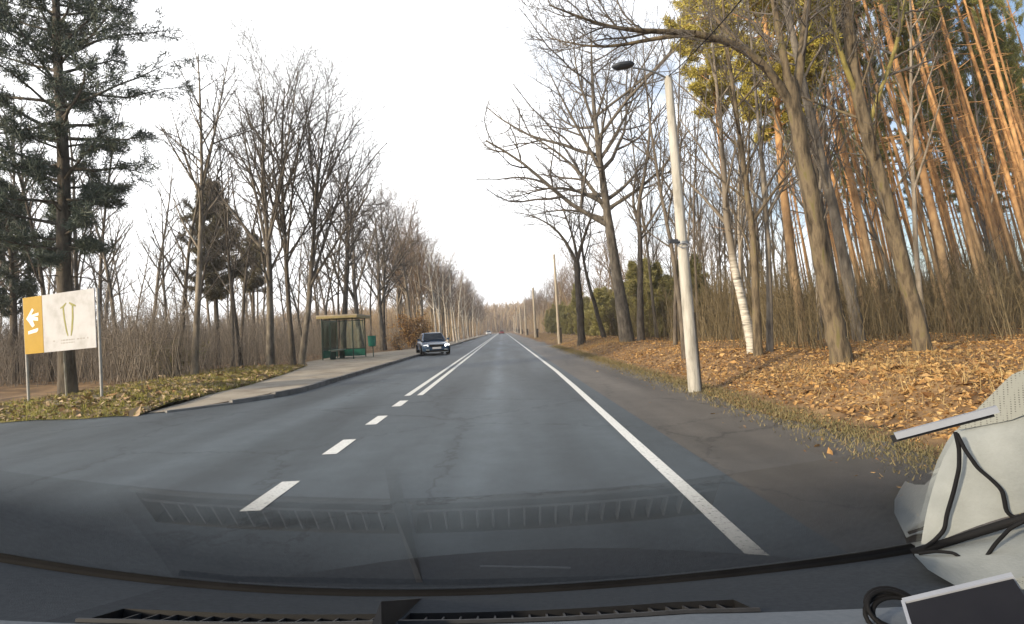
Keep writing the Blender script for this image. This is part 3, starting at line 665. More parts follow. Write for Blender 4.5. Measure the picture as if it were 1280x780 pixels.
traced_tree('bare_tree', 17, [(856, 440), (850, 380), (838, 300), (822, 220), (812, 150), (806, 90), (803, 40)], .08, .012, [], 'thin dark tree close behind the concrete lamp post', 73, 'slim', 'bark_dark', 'twig')
# pine with the yellow-green crown high over the forest edge
pine_tree('pine_tree', at_px(1005, 17.5), 'pine with bright yellow-green crown above the long oak limb', None, 'pine_bark', 'needle_gold', rot=(0, R(-5), 0),
          seed=81, H=15.5, r0=.14, crown0=6.9, spread=2.9, nl=66, tufts=30, ln=.18, wd=.032, nsub=8, dead=4)
pine_tree('pine_tree', at_px(925, 26), 'pine with yellow-green crown showing between lamp post and thick brown tree', None, 'pine_bark', 'needle_gold', rot=(0, R(-3), 0),
          seed=82, H=17.5, r0=.14, crown0=10.4, spread=2.5, nl=50, tufts=26, ln=.19, wd=.036, nsub=8, dead=8)
# the pine stand
protoP = []
kinds = [dict(seed=91, H=19, r0=.12, crown0=13.2, spread=1.9, nl=24, tufts=9, ln=.2, wd=.035, nsub=6, dead=16),
         dict(seed=92, H=17, r0=.09, crown0=12.4, spread=1.5, nl=20, tufts=9, ln=.2, wd=.035, nsub=6, dead=18),
         dict(seed=93, H=20, r0=.135, crown0=14.2, spread=2.0, nl=24, tufts=9, ln=.2, wd=.035, nsub=6, dead=14),
         dict(seed=94, H=15, r0=.075, crown0=11.0, spread=1.2, nl=16, tufts=9, ln=.2, wd=.035, nsub=6, dead=18)]
G = 'pines of the stand right of the road'
hero_p = [(1108, 21), (1150, 23), (1196, 20), (1240, 20)]
lab = 'slim orange-barked pine in the dense pine stand'
hl = ['orange pine just right of the thick brown forest edge tree', 'orange pine rising behind the crooked mossy-forked tree', 'tall bright orange pine leaning over the leaf bank', 'tall golden pine nearest the pale windscreen pillar']
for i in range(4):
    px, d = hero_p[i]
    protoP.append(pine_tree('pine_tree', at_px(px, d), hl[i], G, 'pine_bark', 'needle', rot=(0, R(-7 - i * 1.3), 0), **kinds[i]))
rp = random.Random(9); placed = []; k = 0
while len(placed) < 205 and k < 6000:
    k += 1
    d = rp.uniform(18, 60); x = rp.uniform(8.2, 11 + d * .95)
    px = 628 + 720 * x / d
    if px > 1400 or px < 1015: continue
    if px < 1090 and d < 27: continue
    if px < 1110 and rp.random() < .35: continue
    if any((x - a) ** 2 + (d - b) ** 2 < .55 ** 2 for a, b in placed): continue
    if any(abs(px - q) < 14 and d < 18 for q in (1050, 1155, 940)): continue
    placed.append((x, d)); i = rp.randrange(4)
    sc = rp.uniform(.8, 1.15); th = rp.uniform(.45, .72)
    lean = -2.0 - 9.5 * max(0, min(1, (px - 850) / 430)) + rp.uniform(-2, 2)
    dup(protoP[i], (x, d, float(gz(x, d))), (R(rp.uniform(-2, 2)), R(lean), 0), (th, th, sc), lab, G)
# slim bare trees between the pines and along the right edge
G2 = 'slim bare trees along the forest edge right of the road'
for i in range(58):
    d = rp.uniform(15, 70); px = rp.uniform(800, 1300); p = at_px(px, d)
    if p[0] < 7: continue
    lean = -1 - 9 * max(0, min(1, (px - 850) / 430)) + rp.uniform(-3, 3)
    th = rp.uniform(.6, .95)
    dup(protoS[i % 4], p, (R(rp.uniform(-3, 3)), R(lean), 0), (th, th, rp.uniform(.8, 1.3)), 'slim bare tree among the pines behind the leaf bank', G2)
for i in range(26):
    d = rp.uniform(20, 60); p = at_px(rp.uniform(795, 1015), d)
    if p[0] < 6.6: continue
    th = rp.uniform(.6, .95)
    dup(protoS[(2, 0, 2, 3)[i % 4]], p, (R(rp.uniform(-3, 3)), R(rp.uniform(-5, 2)), rp.uniform(0, 6.28)), (th, th, rp.uniform(.9, 1.35)), 'slim bare tree behind the lamp post, short of the pine stand', G2)
for i in range(44):
    d = 50 + i * 4.6; x = rp.uniform(8.5, 22)
    s = protoW[i % 3]
    dup(s, (x, d, float(gz(x, d))), (0, R(rp.uniform(-5, 2)), rp.uniform(0, 6)), rp.uniform(.7, .95),
        'bare tree of the far woods beyond the wooden poles', 'far trees right of the road')
# young conifers under the oak
protoY = None
for i in range(110):
    d = rp.uniform(32, 105); x = rp.uniform(7.4, 8.8 + d * .10)
    sc = rp.uniform(.75, 1.12)
    if protoY is None:
        protoY = pine_tree('young_conifer', (x, d, float(gz(x, d))), 'bushy young green conifer by the roadside below the oak', 'young conifers below the oak', 'bark_dark', 'needle_young', 'conifer',
                           seed=99, H=4.2, r0=.06, crown0=.25, spread=1.1, nl=56, tufts=14, ln=.17, wd=.026, nsub=6, top_narrow=1.22)
    else:
        dup(protoY, (x, d, float(gz(x, d))), (0, 0, rp.uniform(0, 6)), (sc, sc, sc * rp.uniform(.85, 1.15)))
# evergreen bush left, rust-leaved oak sapling behind the car
def leafy(name, loc, label, cat, seed, H, spread, n, m, size, stems=7):
    rng = np.random.default_rng(seed); root = thing(name, loc, label, cat)
    st, lv = MB(), MB(); cs = []
    for i in range(stems):
        a = rng.uniform(0, 6.28); d = np.array((math.cos(a) * .5, math.sin(a) * .5, 1.0)) if i else np.array((0, 0, 1.0))
        p = path(rng, np.array((0, 0, -.1)), d, H * rng.uniform(.6, 1), 6, .16, .02); st.tube(p, np.linspace(.03, .006, 7), 5)
        for j in range(2, 7):
            for q in range(3):
                b = path(rng, p[j], rng.normal(size=3) + np.array((0, 0, .3)), spread * rng.uniform(.3, .9), 3, .2, 0); st.tube(b, np.linspace(.01, .004, 4), 3); cs += [b[1], b[2], b[3]]
    cs = np.array(cs); idx = rng.integers(0, len(cs), n)
    c = cs[idx] + rng.normal(size=(n, 3)) * size * 1.3
    u = rng.normal(size=(n, 3)); u /= np.linalg.norm(u, axis=1)[:, None]; v = np.cross(u, rng.normal(size=(n, 3))); v /= np.linalg.norm(v, axis=1)[:, None]
    lv.add(np.stack([c - u * size, c - v * size * .5, c + u * size, c + v * size * .5], 1).reshape(-1, 3), np.arange(4 * n).reshape(-1, 4))
    st.build('stem', M['twig'], root); lv.build('foliage', M[m], root, smooth=False)
    return root
leafy('evergreen_bush', at_px(216, 24.5), 'round dull green bush in the thicket left of the forked tree', 'bush', 3, 1.6, .8, 3800, 'needle_young', .06)
leafy('oak_sapling', at_px(516, 52), 'young oak still holding rust-brown leaves behind the oncoming car', 'young tree', 4, 3.4, 1.6, 3600, 'leaf', .10)
leafy('oak_sapling', at_px(498, 47), 'low shrub with a few brown leaves on the bank left of the rusty oak', 'young tree', 6, 1.5, 1.0, 700, 'leaf', .07)

# --- brushwood
def brush(name, pts, hts, m, seed, r=.012, lean=.12, twigs=3, lx=0.0):
    """a thicket: each stem a bent three-sided stick with side shoots, all in one mesh"""
    rng = np.random.default_rng(seed); n = len(pts); mb = MB()
    def sticks(p0, d, l, r0, bend):
        k = len(p0)
        p1 = p0 + d * l[:, None] * .5 + rng.normal(size=(k, 3)) * (l * bend)[:, None]
        p2 = p1 + (d + rng.normal(size=(k, 3)) * bend * 1.5) * l[:, None] * .5
        a = np.array([0, 2.094, 4.189]); cx = np.stack([np.cos(a), np.sin(a), 0 * a], 1)
        u = np.cross(d, [0.1, 0.95, 0.3]); u /= np.linalg.norm(u, axis=1)[:, None] + 1e-9; v = np.cross(d, u)
        ring = u[:, None] * np.cos(a)[None, :, None] + v[:, None] * np.sin(a)[None, :, None]
        V = np.stack([p0[:, None] + ring * r0[:, None, None], p1[:, None] + ring * (r0 * .75)[:, None, None], p2[:, None] + ring * (r0 * .35)[:, None, None]], 1).reshape(-1, 3)
        f = np.array([[j + 3 * s, (j + 1) % 3 + 3 * s, (j + 1) % 3 + 3 * s + 3, j + 3 * s + 3] for s in (0, 1) for j in range(3)])
        F = (f[None] + (np.arange(k) * 9)[:, None, None]).reshape(-1, 4)
        mb.add(V, F); return p1, p2
    d = rng.normal(size=(n, 3)) * lean; d[:, 2] = 1; d[:, 0] += lx; d /= np.linalg.norm(d, axis=1)[:, None]
    r0 = r * rng.uniform(.6, 1.5, n) * np.sqrt(hts / 2.5)
    p1, p2 = sticks(pts, d, hts, r0, .05)
    for t in range(twigs):
        f = rng.uniform(.1, 1, n)[:, None]; b = p1 + (p2 - p1) * f
        dd = d + rng.normal(size=(n, 3)) * .6; dd /= np.linalg.norm(dd, axis=1)[:, None]
        sticks(b, dd, hts * rng.uniform(.2, .45, n), r0 * .55, .06)
    return tag(mb.build(name, m), kind='stuff')
def scatter(n, seed, fn):
    rng = np.random.default_rng(seed); out = []
    while len(out) < n:
        q = fn(rng)
        if q is not None: out.append(q)
    a = np.array(out); return np.stack([a[:, 0], a[:, 1], gz(a[:, 0], a[:, 1]) - .03], 1), a[:, 2]
def patch(x, y):                     # clumps and clearings of the undergrowth, 0..1
    v = math.sin(x * .9 + 1.7 * math.sin(y * .31)) + math.sin(y * .55 + 1.3 * math.sin(x * .47) + 2.1) + .7 * math.sin(x * 2.3 - y * 1.1)
    return min(1, max(0, .5 + .24 * v))
def f_left(rng):
    d = rng.uniform(19, 60) if rng.random() < .8 else rng.uniform(60, 130)
    x = -rng.uniform(11.2 if d < 50 else 9.0, 14 + d * .85)
    if 628 + 720 * x / d < -90: return None
    k = patch(x, d)
    if rng.random() > .3 + .9 * k: return None
    return (x, d, rng.uniform(.7, 2.5) * (.6 + .75 * k) * (1 if d < 60 else 1.3))
pl, hl_ = scatter(12500, 1, f_left)
tag(brush('brushwood', pl, hl_, M['brush'], 1, .012, .18, twigs=4), 'grey-brown leafless thicket filling the wood left of the road', 'thicket')
def f_right(rng):
    d = rng.uniform(14.5, 62)
    x = rng.uniform(7.5, 10 + d * .98)
    if 628 + 720 * x / d > 1420: return None
    hi = .7 if d < 22 else 1
    k = patch(x + 3, d)
    if rng.random() > .3 + .9 * k: return None
    return (x, d, rng.uniform(.6, 2.7) * hi * (.65 + .75 * k))
prr, hr = scatter(14000, 2, f_right)
tag(brush('brushwood', prr, hr, M['brush_gold'], 2, .012, .17, twigs=4, lx=-.06), 'olive-brown leafless thicket under the pines right of the road', 'thicket')
def f_far(rng):
    d = rng.uniform(62, 260); s = 1 if rng.random() < .5 else -1
    x = s * rng.uniform(8.5, 30)
    return (x, d, rng.uniform(2.0, 5.5))
pf, hf = scatter(6000, 3, f_far)
tag(brush('brushwood', pf, hf, M['far'], 3, .03, .13), 'warm brown scrub along both roadsides far ahead', 'thicket')
# far woods closing the view
def f_woods(rng):
    d = rng.uniform(290, 620); x = rng.uniform(-150, 150)
    if d < 330 and -9 < x < 6: return None
    return (x, d, rng.uniform(9, 15))
pw, hw = scatter(5200, 5, f_woods)
tag(brush('distant_woods', pw, hw, M['far'], 5, .16, .10, twigs=6), 'warm hazy woods closing the end of the road', 'woods')

# --- leaf litter, grass
def flakes(name, pts, size, m, seed, label, cat, flat=.5, kind='stuff'):
    rng = np.random.default_rng(seed); n = len(pts)
    nrm = rng.normal(size=(n, 3)) * flat; nrm[:, 2] += 1; nrm /= np.linalg.norm(nrm, axis=1)[:, None]
    u = np.cross(nrm, rng.normal(size=(n, 3))); u /= np.linalg.norm(u, axis=1)[:, None]; v = np.cross(nrm, u)
    s = size * rng.lognormal(-.1, .5, (n, 1)); c = pts + np.array((0, 0, .012)) + rng.uniform(0, .04, (n, 1)) * np.array((0, 0, 1))
    mb = MB(); mb.add(np.stack([c - u * s, c - v * s * .6 + nrm * s * .25, c + u * s, c + v * s * .6 + nrm * s * .25], 1).reshape(-1, 3), np.arange(4 * n).reshape(-1, 4))
    return tag(mb.build(name, m, smooth=False), label, cat, kind=kind)
def f_leaf(rng):
    d = 3 + 42 * rng.random() ** 1.6; x = 3.75 + rng.random() ** 1.25 * (5.0 + d * .55)
    if x < 4.4 and rng.random() < .6: x -= abs(rng.normal()) * .5
    if x < 4.4 and rng.random() < .55: return None
    if 628 + 720 * x / d > 1400: return None
    return (x, d, 0)
pts, _ = scatter(120000, 7, f_leaf)
flakes('fallen_leaves', pts, .026, M['leaf'], 7, 'orange-brown oak leaves covering the bank under the trees', 'leaves')
def verge_z(x, y):
    b0 = back_x(y); t = np.clip((b0 - x) / 5.0, 0, 1); return .015 + .12 * min(1, max(0, y - 11.5) / .9) + 0.10 * np.sin(np.pi * np.minimum(1, t * 1.3)) * min(1, max(0, y - 11.6) / 1.5) * min(1, max(0, 27.3 - y) / 3)
def f_verge(rng):
    d = rng.uniform(11.35, 26); x = back_x(d) - rng.random() ** 1.3 * 4.6
    return (x, d, 0)
pts, _ = scatter(9000, 8, f_verge); pts[:, 2] = [verge_z(a, b) for a, b in pts[:, :2]]
flakes('fallen_leaves', pts, .05, M['leaf_pale'], 8, 'pale brown leaves strewn over the grassy verge below the signboard', 'leaves')
def blades(name, pts, h, m, seed, label, cat, wd=.006, lean=.45):
    rng = np.random.default_rng(seed); n = len(pts)
    d = rng.normal(size=(n, 3)) * lean; d[:, 2] = 1; d /= np.linalg.norm(d, axis=1)[:, None]
    s = np.cross(d, rng.normal(size=(n, 3))); s /= np.linalg.norm(s, axis=1)[:, None]
    l = h * rng.uniform(.5, 1.3, (n, 1)); e = pts + d * l + rng.normal(size=(n, 3)) * l * .2
    mb = MB(); mb.add(np.stack([pts - s * wd, pts + s * wd, e + s * wd * .2, e - s * wd * .2], 1).reshape(-1, 3), np.arange(4 * n).reshape(-1, 4))
    return tag(mb.build(name, m), label, cat, kind='stuff')
pts, _ = scatter(22000, 9, f_verge); pts[:, 2] = [verge_z(a, b) for a, b in pts[:, :2]]
blades('grass', pts, .10, M['grass'], 9, 'short yellow-green grass on the verge by the signboard', 'grass', .008)
def f_moss(rng):
    d = 3 + 40 * rng.random() ** 1.5; x = 3.78 + rng.normal() * .22
    if x < 2.4: return None
    return (x, d, 0)
pts, _ = scatter(24000, 10, f_moss); pts[:, 2] = np.maximum(gz(pts[:, 0], pts[:, 1]), -0.002 + 0.05 * sstep(3.2, 4.0, pts[:, 0])) - .004
blades('grass', pts, .045, M['moss'], 10, 'thin mossy grass between the shoulder and the leaf bank', 'grass', .007)
def f_straw(rng):
    c = rng.random()
    if c < .9: d = rng.uniform(28, 110); x = 4.2 + rng.random() * (2.2 + d * .01)
    else: d = rng.uniform(6.5, 12); x = 4.6 + rng.random() * 3.5
    return (x, d, 0)
pts, _ = scatter(11000, 11, f_straw)
blades('dry_grass', pts, .20, M['straw'], 11, 'straw-coloured dry grass tufts on the bank right of the road', 'grass', .0045)

# ------------------------------------------------------------------ poles, lamp, wires
def pole_pts(b, t, n=6): return np.array([b + (t - b) * i / (n - 1) for i in range(n)])
pb = P(869, 491, 11.0); pt = P(835, 96, 11.0); pt[1] += .0
pb[2] = float(gz(pb[0], pb[1])) - .05
lp = thing('lamp_post', pb, 'pale concrete lamp post with one dark lamp arm over the road', 'lamp post')
ax = pt - pb
m_ = MB(); m_.tube(pole_pts(np.zeros(3), ax), np.linspace(.125, .075, 6), 14, cap=True); m_.build('post', M['concrete'], lp)
top = ax * .992
lh = P(779, 82, 10.6) - pb
m_ = MB(); m_.tube(resample([top, top + np.array((-.10, -.05, .05)), (top + lh) / 2 + np.array((.05, 0, .05)), lh + np.array((.2, .1, .0))], 8), .018, 8, cap=True); m_.build('lamp_arm', M['steel'], lp)
m_ = MB()
rows = []
for i, t in enumerate(np.linspace(-1, 1, 9)):
    wv = .11 * (1 - abs(t) ** 3.5) + .02; hv = .05 * (1 - abs(t) ** 4) + .012
    rows.append([lh + np.array((t * .215, math.cos(a) * wv, math.sin(a) * hv + (.02 * t))) for a in np.linspace(0, 2 * math.pi, 12, endpoint=False)])
m_.grid(rows, closed=True)
for e in (0, 8):
    cpt = np.mean(rows[e], 0); m_.add(list(rows[e]) + [cpt], [[q, (q + 1) % 12, 12, 12] for q in range(12)])
m_.build('lamp_head', M['lamp_head'], lp)
m_ = MB(); m_.tube(pole_pts(ax * .01 + np.array((.105, -.06, 0)), ax * .26 + np.array((.098, -.055, 0)), 3), .022, 8, cap=True); m_.build('cable_duct', M['tar'], lp)
b1 = ax * ((491 - 303) / (491 - 96.))
m_ = MB(); m_.tube(pole_pts(b1 - ax / np.linalg.norm(ax) * .03, b1 + ax / np.linalg.norm(ax) * .03, 2), .118, 14); m_.build('clamp_band', M['steel'], lp)
m_ = MB(); m_.box(b1 + np.array((-.20, -.08, .03)), (.16, .10, .07)); m_.box(b1 + np.array((-.11, -.08, .0)), (.1, .03, .03)); m_.build('cable_clamp', M['lamp_head'], lp, smooth=False)
m_ = MB(); a_ = np.linspace(0, 2 * math.pi, 14); m_.tube(np.stack([b1[0] - .02 + .10 * np.cos(a_), b1[1] - .14 + 0 * a_, b1[2] - .06 + .045 * np.sin(a_)], 1), .009, 6); m_.build('cable_loop', M['pale_edge'], lp)
# wooden poles down the road
tops = [pb + ax]
pr = None
plabels = ['tall thin wooden pole beside the dark forked tree', 'pale wooden pole, second after the lamp post', 'pale wooden pole, third after the lamp post']
for i in range(7):
    d = 46 + i * 34.5; x = 4.5 + i * .12
    z = float(gz(x, d)) - .1; H = 7.3
    lb = plabels[i] if i < 3 else 'pale pole in the shrinking line of poles far down the road'
    if pr is None:
        pr = thing('utility_pole', (x, d, z), lb, 'utility pole', 'poles along the road', rot=(0, R(-.8), 0))
        m_ = MB(); m_.tube(pole_pts(np.array((0, 0, .9)), np.array((0, 0, H))), np.linspace(.12, .08, 6), 10, cap=True); m_.build('post', M['wood_pole'], pr)
        m_ = MB(); m_.box((.16, -.05, .6), (.14, .16, 1.6)); m_.build('footing', M['tar'], pr, smooth=False)
        m_ = MB(); m_.tube(pole_pts(np.array((0, 0, -.2)), np.array((0, 0, .9)), 3), .125, 10); m_.build('post_foot', M['wood_pole'], pr)
    else:
        dup(pr, (x, d, z), (0, R(-.8), 0), (1.5 + .15 * i, 1.5 + .15 * i, .98), lb)
    tops.append(np.array((x - .1, d, z + H - .15)))
start = P(914, 0, 7.5); start = tops[0] + (start - tops[0]) * 2.0
def wire(a, b, sag, label):
    t = np.linspace(0, 1, 14)[:, None]; p = a + (b - a) * t; p[:, 2] -= sag * 4 * (t * (1 - t))[:, 0]
    m_ = MB(); m_.tube(p, .011, 4); return tag(m_.build('overhead_wire', M['rubber']), label, 'wire', 'overhead wires')
wire(start, tops[0], .15, 'dark overhead wire coming down to the lamp post top from overhead')
wire(tops[0], tops[1], .45, 'dark overhead wire from the lamp post to the first wooden pole')
for i in range(1, 4): wire(tops[i], tops[i + 1], .4, ['', 'thin overhead wire between first and second wooden poles', 'thin overhead wire between second and third wooden poles', 'thin overhead wire running on past the third wooden pole'][i])

# ------------------------------------------------------------------ signboard
A = P(37, 513, 13.9); B = P(128, 505, 13.0)
Atop = P(30, 373, 13.9); Btop = P(122, 360, 13.0); Ab = P(33, 443, 13.9); Bb = P(125, 434, 13.0)
sg = thing('signboard', A, 'yellow and white direction signboard on thin posts at the junction corner', 'sign')
def sp(u, v, off=0.0):                        # a point of the board: u left to right, v bottom to top
    lo = Ab + (Bb - Ab) * u; hi = Atop + (Btop - Atop) * u
    nrm = np.cross(B - A, [0, 0, 1.0]); nrm /= np.linalg.norm(nrm)
    if nrm[1] > 0: nrm = -nrm
    return lo + (hi - lo) * v + nrm * off - A
def slab(pts2, o0, o1, name, m, parent):
    """a flat plate with the given outline on the board"""
    from mathutils.geometry import tessellate_polygon
    b_ = MB(); n = len(pts2)
    f = [sp(u, v, o1) for u, v in pts2]; k = [sp(u, v, o0) for u, v in pts2]
    tris = tessellate_polygon([[Vector((u * 2, v, 0)) for u, v in pts2]])
    b_.add(f, [[a, b, c, c] for a, b, c in tris]); b_.add(k, [[c, b, a, a] for a, b, c in tris])
    b_.add(f + k, [[i, (i + 1) % n, n + (i + 1) % n, n + i] for i in range(n)])
    return b_.build(name, m, parent, smooth=False)
def drop(p, zz): q = np.array(p); q[2] = zz; return q
for nm, lo, hi, off in (('post', A, Atop, 0), ('post', B, Btop, 0)):
    m_ = MB(); q0 = lo - A; q0 = q0 - np.array((0, 0, .3)); m_.tube(pole_pts(q0, hi - A, 4), .03, 8, cap=True); m_.build('post', M['post'], sg)
mid = P(84, 502, 14.6); mt = P(78, 400, 14.0)
m_ = MB(); m_.tube(pole_pts(mid - A - np.array((0, 0, .25)), mt - A, 4), .022, 8); m_.build('brace_post', M['post'], sg)
yp = slab([(0.02, 0), (.285, 0), (.285, 1), (0.02, 1)], .035, .055, 'yellow_panel', M['board_yellow'], sg)
wp = slab([(.29, 0), (.985, 0), (.985, 1), (.29, 1)], .035, .055, 'white_panel', M['board_white'], sg)
slab([(.06, .62), (.15, .80), (.17, .76), (.13, .68), (.235, .71), (.235, .66), (.16, .645), (.225, .625), (.225, .565), (.15, .585), (.175, .49), (.14, .46), (.10, .55)], .055, .059, 'arrow_emblem', M['ink_white'], yp)
slab([(.08, .40), (.22, .44), (.22, .40), (.20, .37), (.08, .345)], .055, .059, 'lettering', M['ink_white'], yp)
slab([(.57, .77), (.535, .74), (.54, .72), (.565, .735), (.575, .55), (.60, .32), (.62, .24), (.63, .25), (.615, .36), (.595, .55), (.585, .74), (.62, .80), (.615, .82)], .055, .059, 'emblem', M['ink_olive'], wp)
slab([(.66, .82), (.655, .80), (.69, .75), (.685, .55), (.67, .36), (.66, .24), (.67, .24), (.69, .33), (.71, .55), (.71, .74), (.74, .73), (.745, .75), (.71, .785)], .055, .059, 'emblem', M['ink_olive'], wp)
m_ = MB()
rl = random.Random(5); u = .42
while u < .90:
    wv = rl.uniform(.012, .035)
    if rl.random() < .85:
        q = [sp(u, .165, .057), sp(u + wv, .165, .057), sp(u + wv, .19, .057), sp(u, .19, .057)]; m_.quad(*q)
        if .47 < u < .70: q = [sp(u, .12, .057), sp(u + wv, .12, .057), sp(u + wv, .14, .057), sp(u, .14, .057)]; m_.quad(*q)
    u += wv + .008
m_.build('lettering', M['ink_grey'], wp, smooth=False)

# ------------------------------------------------------------------ bus shelter
sx0, sx1, sy0, sy1 = -10.05, -8.35, 32.3, 35.2; sz = .128
bs = thing('bus_shelter', ((sx0 + sx1) / 2, (sy0 + sy1) / 2, sz), 'green framed glass bus shelter with flat tan roof on the pavement', 'bus shelter')
hx, hy, hh = (sx1 - sx0) / 2, (sy1 - sy0) / 2, 2.35
for x in (-hx, hx):
    for yv in (-hy, hy):
        m_ = MB(); m_.box((x, yv, hh / 2), (.055, .055, hh)); m_.build('post', M['green_dark'], bs, smooth=False)
m_ = MB(); m_.box((-hx, 0, hh / 2), (.06, .06, hh)); m_.build('post', M['green_dark'], bs, smooth=False)
rf = MB(); rf.box((0.05, 0, hh + .10), (hx * 2 + .55, hy * 2 + .5, .09)); rfo = rf.build('roof', M['roof'], bs, smooth=False)
m_ = MB()
for c, s in (((.05, -hy - .24, hh + .02), (hx * 2 + .5, .04, .13)), ((.05, hy + .24, hh + .02), (hx * 2 + .5, .04, .13)), ((hx + .31, 0, hh + .02), (.04, hy * 2 + .44, .13)), ((-hx - .21, 0, hh + .02), (.04, hy * 2 + .44, .13))): m_.box(c, s)
m_.build('fascia', M['fascia'], rfo, smooth=False)
for c, s in (((-hx, -hy / 2, 1.35), (.012, hy - .1, 1.7)), ((-hx, hy / 2, 1.35), (.012, hy - .1, 1.7)), ((-hx * .5, -hy, 1.35), (hx * .9, .012, 1.7)), ((hx * .1, hy, 1.35), (hx * 1.7, .012, 1.7))):
    m_ = MB(); m_.box(c, s); m_.build('pane', M['pane'], bs, smooth=False)
for c, s in (((-hx, -hy / 2, .29), (.03, hy - .08, .4)), ((-hx, hy / 2, .29), (.03, hy - .08, .4)), ((hx * .1, hy, .29), (hx * 1.7, .03, .42))):
    m_ = MB(); m_.box(c, s); m_.build('kick_panel', M['green'], bs, smooth=False)
for z in (.52, 2.22):
    m_ = MB(); m_.box((-hx, 0, z), (.05, hy * 2 - .07, .05)); m_.box((0, hy, z), (hx * 2 - .07, .05, .05)); m_.build('rail', M['green_dark'], bs, smooth=False)
bn = MB(); bn.box((-hx + .42, 0, .47), (.06, 2.3, .05)); bno = bn.build('bench', M['bench'], bs, smooth=False)
for k in range(3):
    m_ = MB(); m_.box((-hx + .28 + .13 * k, 0, .515), (.11, 2.3, .035)); m_.build('slat', M['bench'], bno, smooth=False)
for yv in (-.9, .9):
    m_ = MB(); m_.box((-hx + .42, yv, .22), (.3, .05, .45)); m_.build('leg', M['green_dark'], bno, smooth=False)
lbp = P(455, 447, 33.0); lbin = thing('litter_bin', (lbp[0], 34.2, sz), 'bright green litter bin on a post at the shelter end', 'litter bin')
lbin.location.x = -7.72
m_ = MB(); m_.box((0, .2, .6), (.05, .05, 1.2)); m_.build('post', M['green_dark'], lbin, smooth=False)
rows = [[(sx * w_, sy * w_ * .8, z) for sx, sy in ((-1, -1), (1, -1), (1, 1), (-1, 1))] for w_, z in ((.14, .62), (.19, .66), (.21, 1.22), (.215, 1.25), (.19, 1.25), (.17, .75))]
m_ = MB(); m_.grid(rows, closed=True); m_.quad(*rows[0]); m_.quad(*rows[-1]); m_.build('bucket', M['green'], lbin, smooth=False)

